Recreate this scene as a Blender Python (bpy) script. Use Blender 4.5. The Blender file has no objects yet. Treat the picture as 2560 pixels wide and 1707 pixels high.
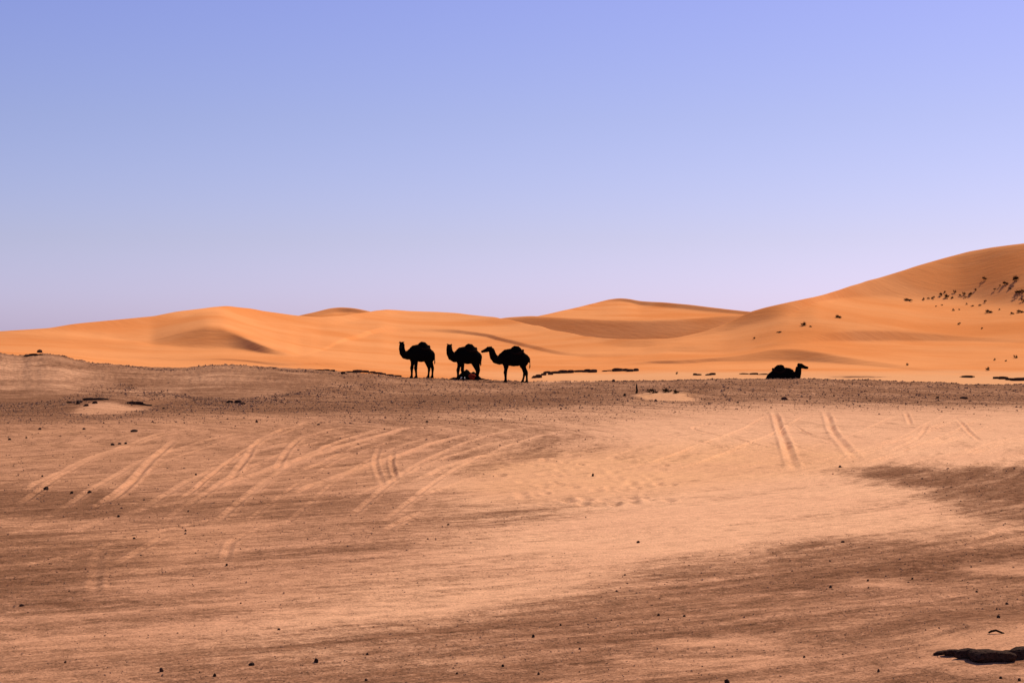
import bpy, math, random
import numpy as np
from mathutils import Vector, Matrix

random.seed(7)
RNG = np.random.default_rng(7)
scene = bpy.context.scene
col = scene.collection

# ---------------------------------------------------------------- camera
LENS, SENSOR = 70.0, 36.0
IMG_W, IMG_H = 2560.0, 1707.0
F = LENS / SENSOR * IMG_W            # focal length in photograph pixels
HOR = 866.0                          # horizon row of the photograph
CX = IMG_W / 2
CAM_H = 2.0
cam_data = bpy.data.cameras.new('camera')
cam_data.lens = LENS
cam_data.sensor_width = SENSOR
cam_data.shift_y = (HOR - IMG_H / 2) / IMG_W
cam_data.clip_start = 0.1
cam_data.clip_end = 30000
cam = bpy.data.objects.new('camera', cam_data)
cam.location = (0, 0, CAM_H)
cam.rotation_euler = (math.radians(90), 0, 0)
col.objects.link(cam)
scene.camera = cam

# ---------------------------------------------------------------- sky, sun, exposure
SUN_EL, SUN_AZ = math.radians(42), math.radians(38)      # azimuth from +Y (away) towards +X (right)
world = bpy.data.worlds.new('World')
scene.world = world
world.use_nodes = True
wn, wl = world.node_tree.nodes, world.node_tree.links
wn.clear()
w_out = wn.new('ShaderNodeOutputWorld')
w_bg = wn.new('ShaderNodeBackground')
sky = wn.new('ShaderNodeTexSky')
sky.sky_type = 'NISHITA'
sky.sun_disc = False
sky.sun_elevation = SUN_EL
sky.sun_rotation = SUN_AZ
sky.altitude = 700
sky.air_density = 1.0
sky.dust_density = 1.25
sky.ozone_density = 2.5
# dusty lavender cast of the air, strongest near the horizon (a tint of the sky by elevation, all round the dome)
w_geo = wn.new('ShaderNodeNewGeometry')
w_sep = wn.new('ShaderNodeSeparateXYZ')
w_neg = wn.new('ShaderNodeMath'); w_neg.operation = 'MULTIPLY'; w_neg.inputs[1].default_value = -1.0
w_ramp = wn.new('ShaderNodeValToRGB')
SKY_TINT = [(0.0, (1.03, .93, 1.68)), (.026, (1.01, .91, 1.52)), (.053, (.97, .85, 1.25)), (.113, (.935, .81, 1.155)), (.17, (.92, .785, 1.21)), (1.0, (.92, .78, 1.15))]
els = w_ramp.color_ramp.elements
while len(els) < len(SKY_TINT): els.new(0.5)
for e_, (p_, c_) in zip(els, SKY_TINT):
    e_.position = p_; e_.color = (c_[0] / 2, c_[1] / 2, c_[2] / 2, 1)
w_mul = wn.new('ShaderNodeVectorMath'); w_mul.operation = 'MULTIPLY'
w_dbl = wn.new('ShaderNodeVectorMath'); w_dbl.operation = 'SCALE'; w_dbl.inputs['Scale'].default_value = 2.0
wl.new(w_geo.outputs['Incoming'], w_sep.inputs[0])
wl.new(w_sep.outputs['Z'], w_neg.inputs[0])
wl.new(w_neg.outputs[0], w_ramp.inputs[0])
w_bg.inputs['Strength'].default_value = 0.088
wl.new(sky.outputs[0], w_mul.inputs[0])
wl.new(w_ramp.outputs[0], w_mul.inputs[1])
wl.new(w_mul.outputs[0], w_dbl.inputs[0])
wl.new(w_dbl.outputs[0], w_bg.inputs[0])
wl.new(w_bg.outputs[0], w_out.inputs[0])

sun_data = bpy.data.lights.new('sun', 'SUN')
sun_data.energy = 5.0
sun_data.angle = math.radians(0.55)
sun_data.color = (1.0, 0.93, 0.84)
sun = bpy.data.objects.new('sun', sun_data)
sun_dir = Vector((math.sin(SUN_AZ) * math.cos(SUN_EL), math.cos(SUN_AZ) * math.cos(SUN_EL), math.sin(SUN_EL)))
sun.rotation_euler = (-sun_dir).to_track_quat('-Z', 'Y').to_euler()
sun.location = (40, 60, 80)
col.objects.link(sun)

scene.view_settings.view_transform = 'Standard'
scene.view_settings.look = 'None'
scene.view_settings.exposure = 0.0
scene.view_settings.gamma = 1.0
scene.view_settings.use_curve_mapping = False
scene.render.resolution_x = 1024
scene.render.resolution_y = 682

# ---------------------------------------------------------------- helpers
def smooth(a, b, x):
    t = np.clip((x - a) / (b - a), 0, 1)
    return t * t * (3 - 2 * t)

def curve(xs, pts, sigma=9.0):
    """piecewise curve through (x, value) points, rounded with a gaussian of sigma pixels"""
    px = np.array([p[0] for p in pts], float)
    py = np.array([p[1] for p in pts], float)
    if sigma <= 0:
        return np.interp(xs, px, py)
    off = np.linspace(-2.5, 2.5, 21)
    w = np.exp(-0.5 * off ** 2)
    w /= w.sum()
    out = np.zeros_like(xs, dtype=float)
    for o, ww in zip(off, w):
        out += ww * np.interp(xs + o * sigma, px, py)
    return out

_perm = RNG.random((256, 256))
def vnoise(x, y):
    xi = np.floor(x).astype(int); yi = np.floor(y).astype(int)
    fx = x - xi; fy = y - yi
    fx = fx * fx * fx * (fx * (fx * 6 - 15) + 10); fy = fy * fy * fy * (fy * (fy * 6 - 15) + 10)
    g = lambda i, j: _perm[i & 255, j & 255]
    a = g(xi, yi) * (1 - fx) + g(xi + 1, yi) * fx
    b = g(xi, yi + 1) * (1 - fx) + g(xi + 1, yi + 1) * fx
    return (a * (1 - fy) + b * fy) * 2 - 1

def fbm(x, y, octaves=4, gain=0.5):
    s = np.zeros_like(x); amp = 1.0; tot = 0.0
    for k in range(octaves):
        s += amp * vnoise(x * 2 ** k + 17.3 * k, y * 2 ** k - 9.1 * k)
        tot += amp; amp *= gain
    return s / tot

def blur_axis(a, sigma, axis):
    r = int(max(1, math.ceil(2.5 * sigma)))
    k = np.exp(-0.5 * (np.arange(-r, r + 1) / sigma) ** 2); k /= k.sum()
    pad = [(0, 0), (0, 0)]; pad[axis] = (r, r)
    p = np.pad(a, pad, mode='edge')
    out = np.zeros_like(a)
    n = a.shape[axis]
    for i, w in enumerate(k):
        out += w * (p[i:i + n, :] if axis == 0 else p[:, i:i + n])
    return out

def grid_mesh(name, X, Y, Z, attrs=None):
    nr, nc = X.shape
    me = bpy.data.meshes.new(name)
    co = np.stack([X, Y, Z], -1).reshape(-1, 3).astype(np.float32)
    i = np.arange(nr * nc).reshape(nr, nc)
    q = np.stack([i[:-1, :-1], i[:-1, 1:], i[1:, 1:], i[1:, :-1]], -1).reshape(-1, 4)
    me.vertices.add(len(co)); me.vertices.foreach_set('co', co.ravel())
    me.loops.add(q.size); me.loops.foreach_set('vertex_index', q.ravel().astype(np.int32))
    me.polygons.add(len(q))
    me.polygons.foreach_set('loop_start', np.arange(0, q.size, 4, dtype=np.int32))
    me.polygons.foreach_set('use_smooth', np.ones(len(q), bool))
    me.update(calc_edges=True)
    for k, v in (attrs or {}).items():
        at = me.attributes.new(k, 'FLOAT', 'POINT')
        at.data.foreach_set('value', v.ravel().astype(np.float32))
    return me

def soup_mesh(name, verts, tris, attr=None, flat=True):
    me = bpy.data.meshes.new(name)
    verts = np.asarray(verts, np.float32); tris = np.asarray(tris, np.int32)
    me.vertices.add(len(verts)); me.vertices.foreach_set('co', verts.ravel())
    me.loops.add(tris.size); me.loops.foreach_set('vertex_index', tris.ravel())
    me.polygons.add(len(tris))
    me.polygons.foreach_set('loop_start', np.arange(0, tris.size, 3, dtype=np.int32))
    me.polygons.foreach_set('use_smooth', np.full(len(tris), not flat))
    me.update(calc_edges=True)
    if attr is not None:
        at = me.attributes.new('tone', 'FLOAT', 'POINT')
        at.data.foreach_set('value', np.asarray(attr, np.float32))
    return me

def link(name, me, mat=None, parent=None, loc=(0, 0, 0), rot=(0, 0, 0), scale=(1, 1, 1)):
    o = bpy.data.objects.new(name, me)
    col.objects.link(o)
    o.location = loc; o.rotation_euler = rot; o.scale = scale
    if mat is not None and me is not None and not me.materials:
        me.materials.append(mat)
    if parent is not None:
        o.parent = parent
    return o

def tag(o, label=None, cat=None, group=None, kind=None):
    if label: o['label'] = label
    if cat: o['category'] = cat
    if group: o['group'] = group
    if kind: o['kind'] = kind
    return o

# ---------------------------------------------------------------- materials
def new_mat(name, rough=0.95, spec=0.0):
    m = bpy.data.materials.new(name)
    m.use_nodes = True
    nt = m.node_tree
    b = nt.nodes['Principled BSDF']
    b.inputs['Roughness'].default_value = rough
    b.inputs['Specular IOR Level'].default_value = spec
    return m, nt, b

class NB:
    """tiny node builder"""
    def __init__(self, nt):
        self.nt = nt
    def n(self, kind, **kw):
        node = self.nt.nodes.new(kind)
        for k, v in kw.items():
            setattr(node, k, v)
        return node
    def l(self, a, b):
        self.nt.links.new(a, b)
    def val(self, sock, v):
        if hasattr(v, 'links') or hasattr(v, 'is_output'):
            self.l(v, sock)
        else:
            sock.default_value = v
    def math(self, op, a, b=0.0, c=None, clamp=False):
        m = self.n('ShaderNodeMath', operation=op, use_clamp=clamp)
        self.val(m.inputs[0], a); self.val(m.inputs[1], b)
        if c is not None: self.val(m.inputs[2], c)
        return m.outputs[0]
    def mix(self, fac, a, b, mode='MIX'):
        m = self.n('ShaderNodeMix', data_type='RGBA', blend_type=mode)
        self.val(m.inputs[0], fac); self.val(m.inputs[6], a); self.val(m.inputs[7], b)
        return m.outputs[2]
    def coords(self, scale=(1, 1, 1), rz=0.0):
        if not hasattr(self, 'geo'):
            self.geo = self.n('ShaderNodeNewGeometry')
        mp = self.n('ShaderNodeMapping', vector_type='TEXTURE')   # rotates first, then scales
        mp.inputs['Rotation'].default_value = (0, 0, rz)
        mp.inputs['Scale'].default_value = tuple(1.0 / s for s in scale)
        self.l(self.geo.outputs['Position'], mp.inputs[0])
        return mp.outputs[0]
    def arc(self, sx, sy):
        if not hasattr(self, 'arc_r'):
            if not hasattr(self, 'geo'):
                self.geo = self.n('ShaderNodeNewGeometry')
            sub = self.n('ShaderNodeVectorMath', operation='SUBTRACT')
            self.l(self.geo.outputs['Position'], sub.inputs[0]); sub.inputs[1].default_value = (TURN[0], TURN[1], 0)
            sp = self.n('ShaderNodeSeparateXYZ'); self.l(sub.outputs[0], sp.inputs[0])
            x, y = sp.outputs[0], sp.outputs[1]
            self.arc_r = self.math('SQRT', self.math('ADD', self.math('MULTIPLY', x, x), self.math('MULTIPLY', y, y)))
            self.arc_t = self.math('MULTIPLY', self.math('ARCTAN2', y, x), 26.0)
        cmb = self.n('ShaderNodeCombineXYZ')
        self.l(self.math('MULTIPLY', self.arc_t, sx), cmb.inputs[0]); self.l(self.math('MULTIPLY', self.arc_r, sy), cmb.inputs[1])
        return cmb.outputs[0]
    def noise(self, vec, scale=1.0, detail=4.0, rough=0.55, dist=0.0):
        t = self.n('ShaderNodeTexNoise')
        self.l(vec, t.inputs['Vector'])
        t.inputs['Scale'].default_value = scale
        t.inputs['Detail'].default_value = detail
        t.inputs['Roughness'].default_value = rough
        t.inputs['Distortion'].default_value = dist
        return t.outputs[0]
    def attr(self, name):
        a = self.n('ShaderNodeAttribute', attribute_name=name)
        return a.outputs['Fac']
    def ramp(self, fac, lo, hi):
        m = self.n('ShaderNodeMapRange', interpolation_type='SMOOTHSTEP')
        self.val(m.inputs[0], fac)
        m.inputs[1].default_value = lo; m.inputs[2].default_value = hi
        return m.outputs[0]

TURN = (-19.5, 42.5)      # turning centre of the old wheel sweeps

def C(r, g, b):
    return (r, g, b, 1.0)

SAND_PALE = C(0.76, 0.39, 0.200)
SAND_GOLD = C(0.72, 0.345, 0.145)
SAND_TAN = C(0.52, 0.238, 0.118)
GRAVEL_A = C(0.262, 0.116, 0.056)
GRAVEL_B = C(0.132, 0.053, 0.025)
DUNE_A = C(0.80, 0.308, 0.102)
DUNE_B = C(0.72, 0.238, 0.066)

def make_ground_mat():
    m, nt, b = new_mat('desert_ground_material')
    k = NB(nt)
    sand = k.attr('sand'); gold = k.attr('gold')
    STREAK = math.radians(30)
    v_long = k.arc(0.20, 1.5)
    v_fine = k.arc(1.3, 5.0)
    v_iso = k.coords((1, 1, .001))
    n_long = k.noise(v_long, 1.0, 5, 0.6, 0.3)
    n_fine = k.noise(v_fine, 1.0, 4, 0.6)
    n_patch = k.noise(v_iso, 0.35, 5, 0.6)
    n_spk = k.noise(v_iso, 22.0, 3, 0.7)
    n_spk2 = k.noise(v_iso, 5.0, 4, 0.7)
    # how much sand lies on the gravel
    d1 = k.math('MULTIPLY', k.math('SUBTRACT', n_long, 0.5), 1.5)
    d2 = k.math('MULTIPLY', k.math('SUBTRACT', n_fine, 0.5), 1.0)
    d3 = k.math('MULTIPLY', k.math('SUBTRACT', n_spk2, 0.5), 1.7)
    d4 = k.math('MULTIPLY', k.math('SUBTRACT', n_spk, 0.5), 1.1)
    s = k.math('ADD', sand, k.math('ADD', k.math('ADD', d1, d2), k.math('ADD', d3, d4)))
    s = k.ramp(s, -0.1, 1.0)
    sandc = k.mix(gold, SAND_PALE, SAND_GOLD)
    sandc = k.mix(k.attr('tan'), sandc, SAND_TAN)
    sandc = k.mix(k.math('MULTIPLY', k.ramp(n_patch, 0.35, 0.7), 0.35), sandc, C(0.60, 0.28, 0.148))
    grav = k.mix(k.ramp(n_spk2, 0.35, 0.65), GRAVEL_A, GRAVEL_B)
    grav = k.mix(k.math('MULTIPLY', k.ramp(n_spk, 0.58, 0.75), 0.6), grav, C(0.42, 0.215, 0.12))
    c = k.mix(s, grav, sandc)
    # grit: single grains lighter and darker than their surroundings
    n_grit = k.noise(v_iso, 48.0, 2, 0.8)
    n_mid = k.noise(k.arc(4.0, 11.0), 1.0, 3, 0.7)
    g1 = k.math('MULTIPLY', k.math('SUBTRACT', n_grit, 0.5), k.math('SUBTRACT', 2.7, k.math('MULTIPLY', s, 1.2)))
    g2 = k.math('MULTIPLY', k.math('SUBTRACT', n_mid, 0.5), 0.55)
    g3 = k.math('MULTIPLY', k.math('SUBTRACT', n_fine, 0.5), 0.2)
    n_blot = k.noise(k.arc(7.0, 10.0), 1.0, 3, 0.65)
    g4 = k.math('MULTIPLY', k.math('SUBTRACT', n_blot, 0.5), k.math('SUBTRACT', 2.0, k.math('MULTIPLY', s, 1.55)))
    gv = k.math('ADD', k.math('ADD', k.math('ADD', g1, g4), k.math('ADD', g2, g3)), 1.0)
    gv = k.math('MAXIMUM', gv, 0.25)
    mul = k.n('ShaderNodeVectorMath', operation='SCALE')
    k.l(c, mul.inputs[0]); k.l(gv, mul.inputs['Scale'])
    c = mul.outputs[0]
    k.l(c, b.inputs['Base Color'])
    # relief: ripples, grains
    h = k.math('ADD', k.math('MULTIPLY', n_fine, 0.025), k.math('MULTIPLY', n_spk, 0.012))
    h = k.math('ADD', h, k.math('MULTIPLY', n_spk2, 0.03))
    bp = k.n('ShaderNodeBump')
    bp.inputs['Strength'].default_value = 0.55
    bp.inputs['Distance'].default_value = 1.0
    k.l(h, bp.inputs['Height'])
    k.l(bp.outputs[0], b.inputs['Normal'])
    return m

def make_dune_mat(name, a, c2):
    m, nt, b = new_mat(name)
    k = NB(nt)
    v = k.coords((0.05, 0.12, 0.2))
    n1 = k.noise(v, 1.0, 5, 0.55, 0.4)
    v2 = k.coords((0.6, 2.2, 1.0), math.radians(-12))
    n2 = k.noise(v2, 1.0, 4, 0.6)
    pale = k.attr('pale')
    cc = k.mix(k.ramp(n1, 0.35, 0.68), a, c2)
    cc = k.mix(k.math('MULTIPLY', k.ramp(n2, 0.45, 0.75), 0.18), cc, C(0.56, 0.19, 0.055))
    cc = k.mix(k.math('MULTIPLY', pale, .8), cc, C(0.74, 0.36, 0.155))
    grav = k.attr('gravel')
    gn = k.noise(k.coords((0.7, 0.7, 1)), 1.0, 5, 0.7)
    gm = k.ramp(k.math('ADD', grav, k.math('SUBTRACT', gn, 0.5)), 0.35, 0.65)
    cc = k.mix(gm, cc, GRAVEL_A)
    k.l(cc, b.inputs['Base Color'])
    bp = k.n('ShaderNodeBump')
    bp.inputs['Strength'].default_value = 0.2
    bp.inputs['Distance'].default_value = 0.25
    k.l(n2, bp.inputs['Height'])
    k.l(bp.outputs[0], b.inputs['Normal'])
    return m

def make_simple(name, c1, c2, scale=6.0, rough=0.9, bump=0.3, tone=False, detail=4):
    m, nt, b = new_mat(name, rough)
    k = NB(nt)
    tc = k.n('ShaderNodeTexCoord')
    n1 = k.noise(tc.outputs['Object'], scale, detail, 0.6)
    f = k.ramp(n1, 0.3, 0.7)
    if tone:
        f = k.math('MULTIPLY', k.math('ADD', f, k.math('MULTIPLY', k.attr('tone'), 3.0)), 0.25)
    k.l(k.mix(f, c1, c2), b.inputs['Base Color'])
    bp = k.n('ShaderNodeBump')
    bp.inputs['Strength'].default_value = bump
    bp.inputs['Distance'].default_value = 0.02
    k.l(n1, bp.inputs['Height'])
    k.l(bp.outputs[0], b.inputs['Normal'])
    return m

M_GROUND = make_ground_mat()
M_DUNE = make_dune_mat('orange_dune_sand', DUNE_A, DUNE_B)
M_ROCK = make_simple('dark_desert_rock', C(0.026, 0.015, 0.011), C(0.085, 0.048, 0.032), 9, 0.85, 0.8)
M_ROCK2 = make_simple('brown_desert_rock', C(0.075, 0.038, 0.023), C(0.14, 0.072, 0.045), 14, 0.9, 0.6)
M_PEBBLE = make_simple('mixed_pebbles', C(0.135, 0.062, 0.032), C(0.52, 0.27, 0.15), 20, 0.9, 0.3, tone=True)
M_SHRUB = make_simple('dry_shrub_twigs', C(0.026, 0.015, 0.008), C(0.060, 0.034, 0.016), 9, 0.9, 0.2)
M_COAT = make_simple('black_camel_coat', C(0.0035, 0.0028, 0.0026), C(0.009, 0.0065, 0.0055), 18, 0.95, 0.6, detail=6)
M_SADDLE = make_simple('dark_saddle_cloth', C(0.010, 0.005, 0.004), C(0.022, 0.010, 0.007), 16, 0.95, 0.5)
M_EYE = make_simple('camel_eye', C(0.006, 0.004, 0.003), C(0.01, 0.006, 0.004), 5, 0.15, 0.0)
M_RED = make_simple('red_cloth', C(0.24, 0.026, 0.013), C(0.34, 0.045, 0.020), 9, 0.9, 0.4)
M_WHITE = make_simple('white_cloth', C(0.60, 0.55, 0.50), C(0.72, 0.68, 0.63), 9, 0.9, 0.4)

# ---------------------------------------------------------------- the gravel plain in front
def edge_y(px):      # photograph row of the plain's far lip
    return curve(px, [(-900, 886), (-200, 884), (0, 883), (30, 888), (58, 890), (72, 886), (110, 885), (150, 889), (190, 901), (225, 908), (300, 914), (400, 919),
                      (470, 919), (500, 915), (545, 912), (590, 912), (640, 916), (780, 923), (860, 929), (930, 935),
                      (1000, 942), (1060, 946.5), (1130, 949), (1220, 952), (1330, 955), (1600, 953), (1830, 948), (2020, 947),
                      (2130, 950), (2210, 952), (2360, 958), (2430, 962), (2560, 961), (3300, 960)], 5)

EDGE_D = 122.0
# photograph-spaced columns: dense where the picture looks, coarse in the wings
cols_in = np.arange(-70, 2632, 2.3)
wing = np.geomspace(8, 16000, 46)
PX = np.concatenate([(-70 - wing)[::-1], cols_in, 2630 + wing])
rows_y = np.concatenate([np.geomspace(2600, 1790, 26)[:-1], np.arange(1790, 1150, -2.0), np.arange(1150, 948, -1.25)])
rows_d = F * CAM_H / (rows_y - HOR)
rows_d = rows_d[rows_d < EDGE_D - 0.8]
rows_d = np.concatenate([rows_d, [EDGE_D - 0.7, EDGE_D - 0.35, EDGE_D, EDGE_D + 0.4, EDGE_D + 0.9, EDGE_D + 1.6, EDGE_D + 3.0, EDGE_D + 6.0]])

TRACKS = []   # (pixel polyline, width m, depth m, lightness)
def gp(px, py):   # flat-ground point for a photograph pixel
    d = F * CAM_H / (py - HOR)
    return ((px - CX) / F * d, d)

def track(pts, w=0.24, depth=0.035, light=0.5):
    TRACKS.append(([gp(*p) for p in pts], w, depth, light))

def spline(pts, n=12):
    P = np.array(pts, float)
    P = np.vstack([2 * P[0] - P[1], P, 2 * P[-1] - P[-2]])
    out = []
    for i in range(1, len(P) - 2):
        t = np.linspace(0, 1, n, endpoint=False)[:, None]
        p0, p1, p2, p3 = P[i - 1], P[i], P[i + 1], P[i + 2]
        out.append(0.5 * ((2 * p1) + (p2 - p0) * t + (2 * p0 - 5 * p1 + 4 * p2 - p3) * t ** 2 + (3 * p1 - p0 - 3 * p2 + p3) * t ** 3))
    out.append(P[-2][None])
    return np.vstack(out)

# tyre tracks, left half
track([(440, 1098), (420, 1113), (366, 1165), (311, 1223), (271, 1252), (219, 1281)], 0.30, 0.04, 0.7)
track([(800, 1050), (768, 1055), (695, 1079), (640, 1110), (618, 1143), (585, 1186), (570, 1234)], 0.26, 0.04, 0.65)
track([(900, 1063), (860, 1069), (768, 1090), (728, 1117), (702, 1154), (690, 1200)], 0.26, 0.04, 0.6)
track([(520, 1228), (563, 1212), (695, 1165), (800, 1132), (946, 1091), (1019, 1073), (1092, 1067), (1200, 1062)], 0.30, 0.05, 1.3)
track([(700, 1246), (753, 1227), (800, 1205), (946, 1154), (1056, 1117), (1129, 1095), (1202, 1085), (1290, 1080)], 0.28, 0.05, 1.3)
track([(720, 1190), (800, 1157), (873, 1124), (950, 1100)], 0.22, 0.03, 0.5)
track([(994, 1219), (1074, 1186), (1129, 1161), (1220, 1135), (1310, 1121), (1420, 1112)], 0.26, 0.04, 0.65)
track([(953, 1110), (939, 1146), (946, 1183), (968, 1227)], 0.22, 0.028, 0.3)
track([(985, 1125), (979, 1154), (985, 1180), (997, 1212)], 0.20, 0.04, -0.1)
track([(388, 1190), (512, 1165), (614, 1143)], 0.24, 0.02, 0.4)
track([(431, 1329), (366, 1366), (310, 1400), (250, 1425)], 0.20, 0.02, 0.45)
track([(565, 1420), (570, 1373), (592, 1344), (695, 1307), (860, 1280)], 0.20, 0.015, 0.3)
track([(235, 1500), (240, 1440), (250, 1380), (290, 1345)], 0.24, 0.012, 0.22)
track([(0, 1345), (80, 1318), (200, 1290), (330, 1262), (470, 1240)], 0.25, 0.02, 0.4)
track([(960, 1330), (1010, 1300), (1090, 1268)], 0.2, 0.02, 0.4)
# tyre tracks, right half
track([(1935, 1022), (1939, 1040), (1952, 1075), (1967, 1119), (1978, 1152), (1992, 1185)], 0.40, 0.08, 0.30)
track([(2062, 1022), (2069, 1042), (2084, 1079), (2117, 1123), (2150, 1160)], 0.40, 0.08, 0.30)
track([(1981, 1057), (2022, 1082), (2066, 1093), (2106, 1108)], 0.20, 0.06, -0.1)
track([(1910, 1054), (1791, 1057), (1733, 1067), (1773, 1082), (1839, 1097), (1901, 1115), (1965, 1122)], 0.24, 0.05, 0.1)
track([(1560, 1068), (1700, 1093), (1791, 1115), (1905, 1130), (1963, 1146)], 0.24, 0.05, 0.0)
track([(2320, 1055), (2310, 1075), (2285, 1101), (2230, 1130), (2170, 1150)], 0.26, 0.035, 0.3)
track([(2560, 1052), (2480, 1065), (2395, 1090), (2330, 1115), (2248, 1141)], 0.26, 0.035, 0.3)
track([(2600, 1085), (2520, 1098), (2440, 1125), (2380, 1152)], 0.26, 0.035, 0.3)
track([(2262, 1025), (2270, 1045), (2278, 1064)], 0.28, 0.05, 0.2)
track([(2385, 1040), (2406, 1060), (2431, 1086), (2460, 1105)], 0.26, 0.05, 0.2)
track([(2570, 1298), (2468, 1338), (2380, 1362), (2250, 1384)], 0.20, 0.03, 0.5)
track([(2590, 1330), (2500, 1352), (2400, 1380)], 0.20, 0.03, 0.4)
# more faint, overlapping passes
for pts_ in [[(600, 1262), (640, 1230), (710, 1175), (830, 1112), (960, 1072), (1100, 1052)], [(840, 1262), (900, 1235), (1010, 1188), (1150, 1130), (1300, 1096), (1480, 1075)],
             [(1000, 1262), (1060, 1240), (1190, 1192), (1400, 1138), (1600, 1105)], [(2140, 1172), (2190, 1158), (2330, 1120), (2450, 1078), (2620, 1040)],
             [(2240, 1172), (2280, 1160), (2410, 1128), (2570, 1084), (2660, 1062)], [(2080, 1150), (2130, 1136), (2250, 1092), (2330, 1052), (2400, 1022)],
             [(60, 1228), (110, 1198), (260, 1132), (390, 1088), (520, 1062)], [(430, 1262), (480, 1228), (560, 1162), (650, 1106), (760, 1068), (860, 1052)],
             [(1480, 1150), (1600, 1118), (1760, 1080), (1900, 1050)], [(2330, 1168), (2450, 1140), (2600, 1100)], [(150, 1335), (260, 1300), (420, 1262), (620, 1225)],
             [(0, 1425), (140, 1395), (330, 1345), (520, 1300), (700, 1268)], [(1700, 1052), (1850, 1072), (2000, 1120), (2120, 1160)]]:
    track(pts_, random.uniform(.18, .26), random.uniform(.02, .035), random.uniform(.4, .8))
for k_ in range(10):          # a fan of long curved passes over the left half
    x0 = 60 + 105 * k_ + random.uniform(-30, 30); j_ = random.uniform(.8, 1.25); y0 = random.uniform(-12, 14)
    track([(x0 - 90 * j_, 1318 + y0), (x0, 1255 + y0), (x0 + 95 * j_, 1188 + y0), (x0 + 240 * j_, 1122 + y0 * .6), (x0 + 430 * j_, 1076 + y0 * .4), (x0 + 700 * j_, 1052)],
          random.uniform(.15, .24), random.uniform(.012, .03), random.uniform(.25, .7))
for k_ in range(9):           # and one spreading to the right edge
    x0 = 1640 + 115 * k_ + random.uniform(-30, 30); j_ = random.uniform(.8, 1.3); y0 = random.uniform(-8, 8)
    track([(x0 - 160 * j_, 1192 + y0), (x0, 1160 + y0), (x0 + 130 * j_, 1122 + y0), (x0 + 240 * j_, 1082 + y0 * .6), (x0 + 330 * j_, 1045), (x0 + 400 * j_, 1022)],
          random.uniform(.2, .3), random.uniform(.03, .055), random.uniform(.0, .35))
# long concentric wheel sweeps over the pale middle, in pairs one axle apart
TURN = (-19.5, 42.5)
for k_ in range(22):
    r_ = random.uniform(14, 37)
    a0 = random.uniform(-1.35, -0.75); a1 = a0 + random.uniform(.25, .7)
    for dr in (0, 1.55):
        TRACKS.append(([(TURN[0] + (r_ + dr + .25 * math.sin(3 * a + k_)) * math.cos(a), TURN[1] + (r_ + dr + .25 * math.sin(3 * a + k_)) * math.sin(a)) for a in np.linspace(a0, a1, 7)],
                       random.uniform(.18, .30), random.uniform(.006, .016), random.uniform(-.15, .45)))

# sand cover: polygons in photograph coordinates, rasterised, blurred, then fixed to the ground vertices
MX0, MY0, MSTEP = -400.0, 860.0, 4.0
MW, MH = int(3400 / MSTEP), int(1100 / MSTEP)
mx, my = np.meshgrid(MX0 + MSTEP * np.arange(MW), MY0 + MSTEP * np.arange(MH))
def poly(pts, bx=20, by=5):
    inside = np.zeros(mx.shape, bool)
    n = len(pts)
    for i in range(n):
        x1, y1 = pts[i]; x2, y2 = pts[(i + 1) % n]
        if y1 == y2: continue
        c = ((y1 > my) != (y2 > my)) & (mx < (x2 - x1) * (my - y1) / (y2 - y1) + x1)
        inside ^= c
    a = inside.astype(float)
    return blur_axis(blur_axis(a, bx / MSTEP, 1), by / MSTEP, 0)
SAND = np.full(mx.shape, 0.56)
GOLD = np.zeros(mx.shape)
TAN = np.full(mx.shape, 0.25)
def put(pts, v, bx=20, by=5, a=1.0):
    global SAND
    w = poly(pts, bx, by) * a
    SAND = SAND * (1 - w) + v * w
def putg(pts, v, bx=60, by=15):
    global GOLD
    w = poly(pts, bx, by)
    GOLD = GOLD * (1 - w) + v * w
def putt(pts, v, bx=120, by=25):
    global TAN
    w = poly(pts, bx, by)
    TAN = TAN * (1 - w) + v * w
XL, XR = -380, 2960
putt([(XL, 1000), (900, 1020), (1300, 1080), (1000, 1200), (1200, 1300), (900, 1450), (500, 1600), (900, 1700), (XR, 1700), (XR, 1960), (XL, 1960)], 0.85)
putt([(1200, 1560), (1800, 1420), (2300, 1350), (XR, 1330), (XR, 1960), (1000, 1960)], 0.8)
putt([(1300, 1180), (1700, 1050), (XR, 1020), (XR, 1160), (2400, 1290), (2000, 1340), (1500, 1400), (1100, 1380)], 0.0)
# pale main sweep
put([(1000, 1180), (1500, 1060), (1800, 1030), (XR, 1020), (XR, 1170), (2100, 1165), (2250, 1215), (2400, 1280), (2480, 1325), (2300, 1345), (2000, 1350), (1800, 1392), (1500, 1455), (1200, 1520), (700, 1600), (XL, 1670), (XL, 1540), (500, 1470), (900, 1360), (1200, 1280)], 0.93, 60, 14)
put([(XL, 1500), (300, 1490), (900, 1400), (1150, 1380), (1000, 1480), (700, 1560), (300, 1640), (XL, 1690)], 0.50, 200, 22)
put([(700, 1440), (1300, 1360), (1500, 1400), (1200, 1500), (800, 1590), (500, 1610)], 0.66, 120, 22)
put([(XL, 1075), (250, 1050), (700, 1035), (1200, 1040), (1500, 1025), (1500, 1085), (1250, 1180), (900, 1230), (700, 1215), (400, 1200), (100, 1188), (XL, 1180)], 0.56, 40, 6)
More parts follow.
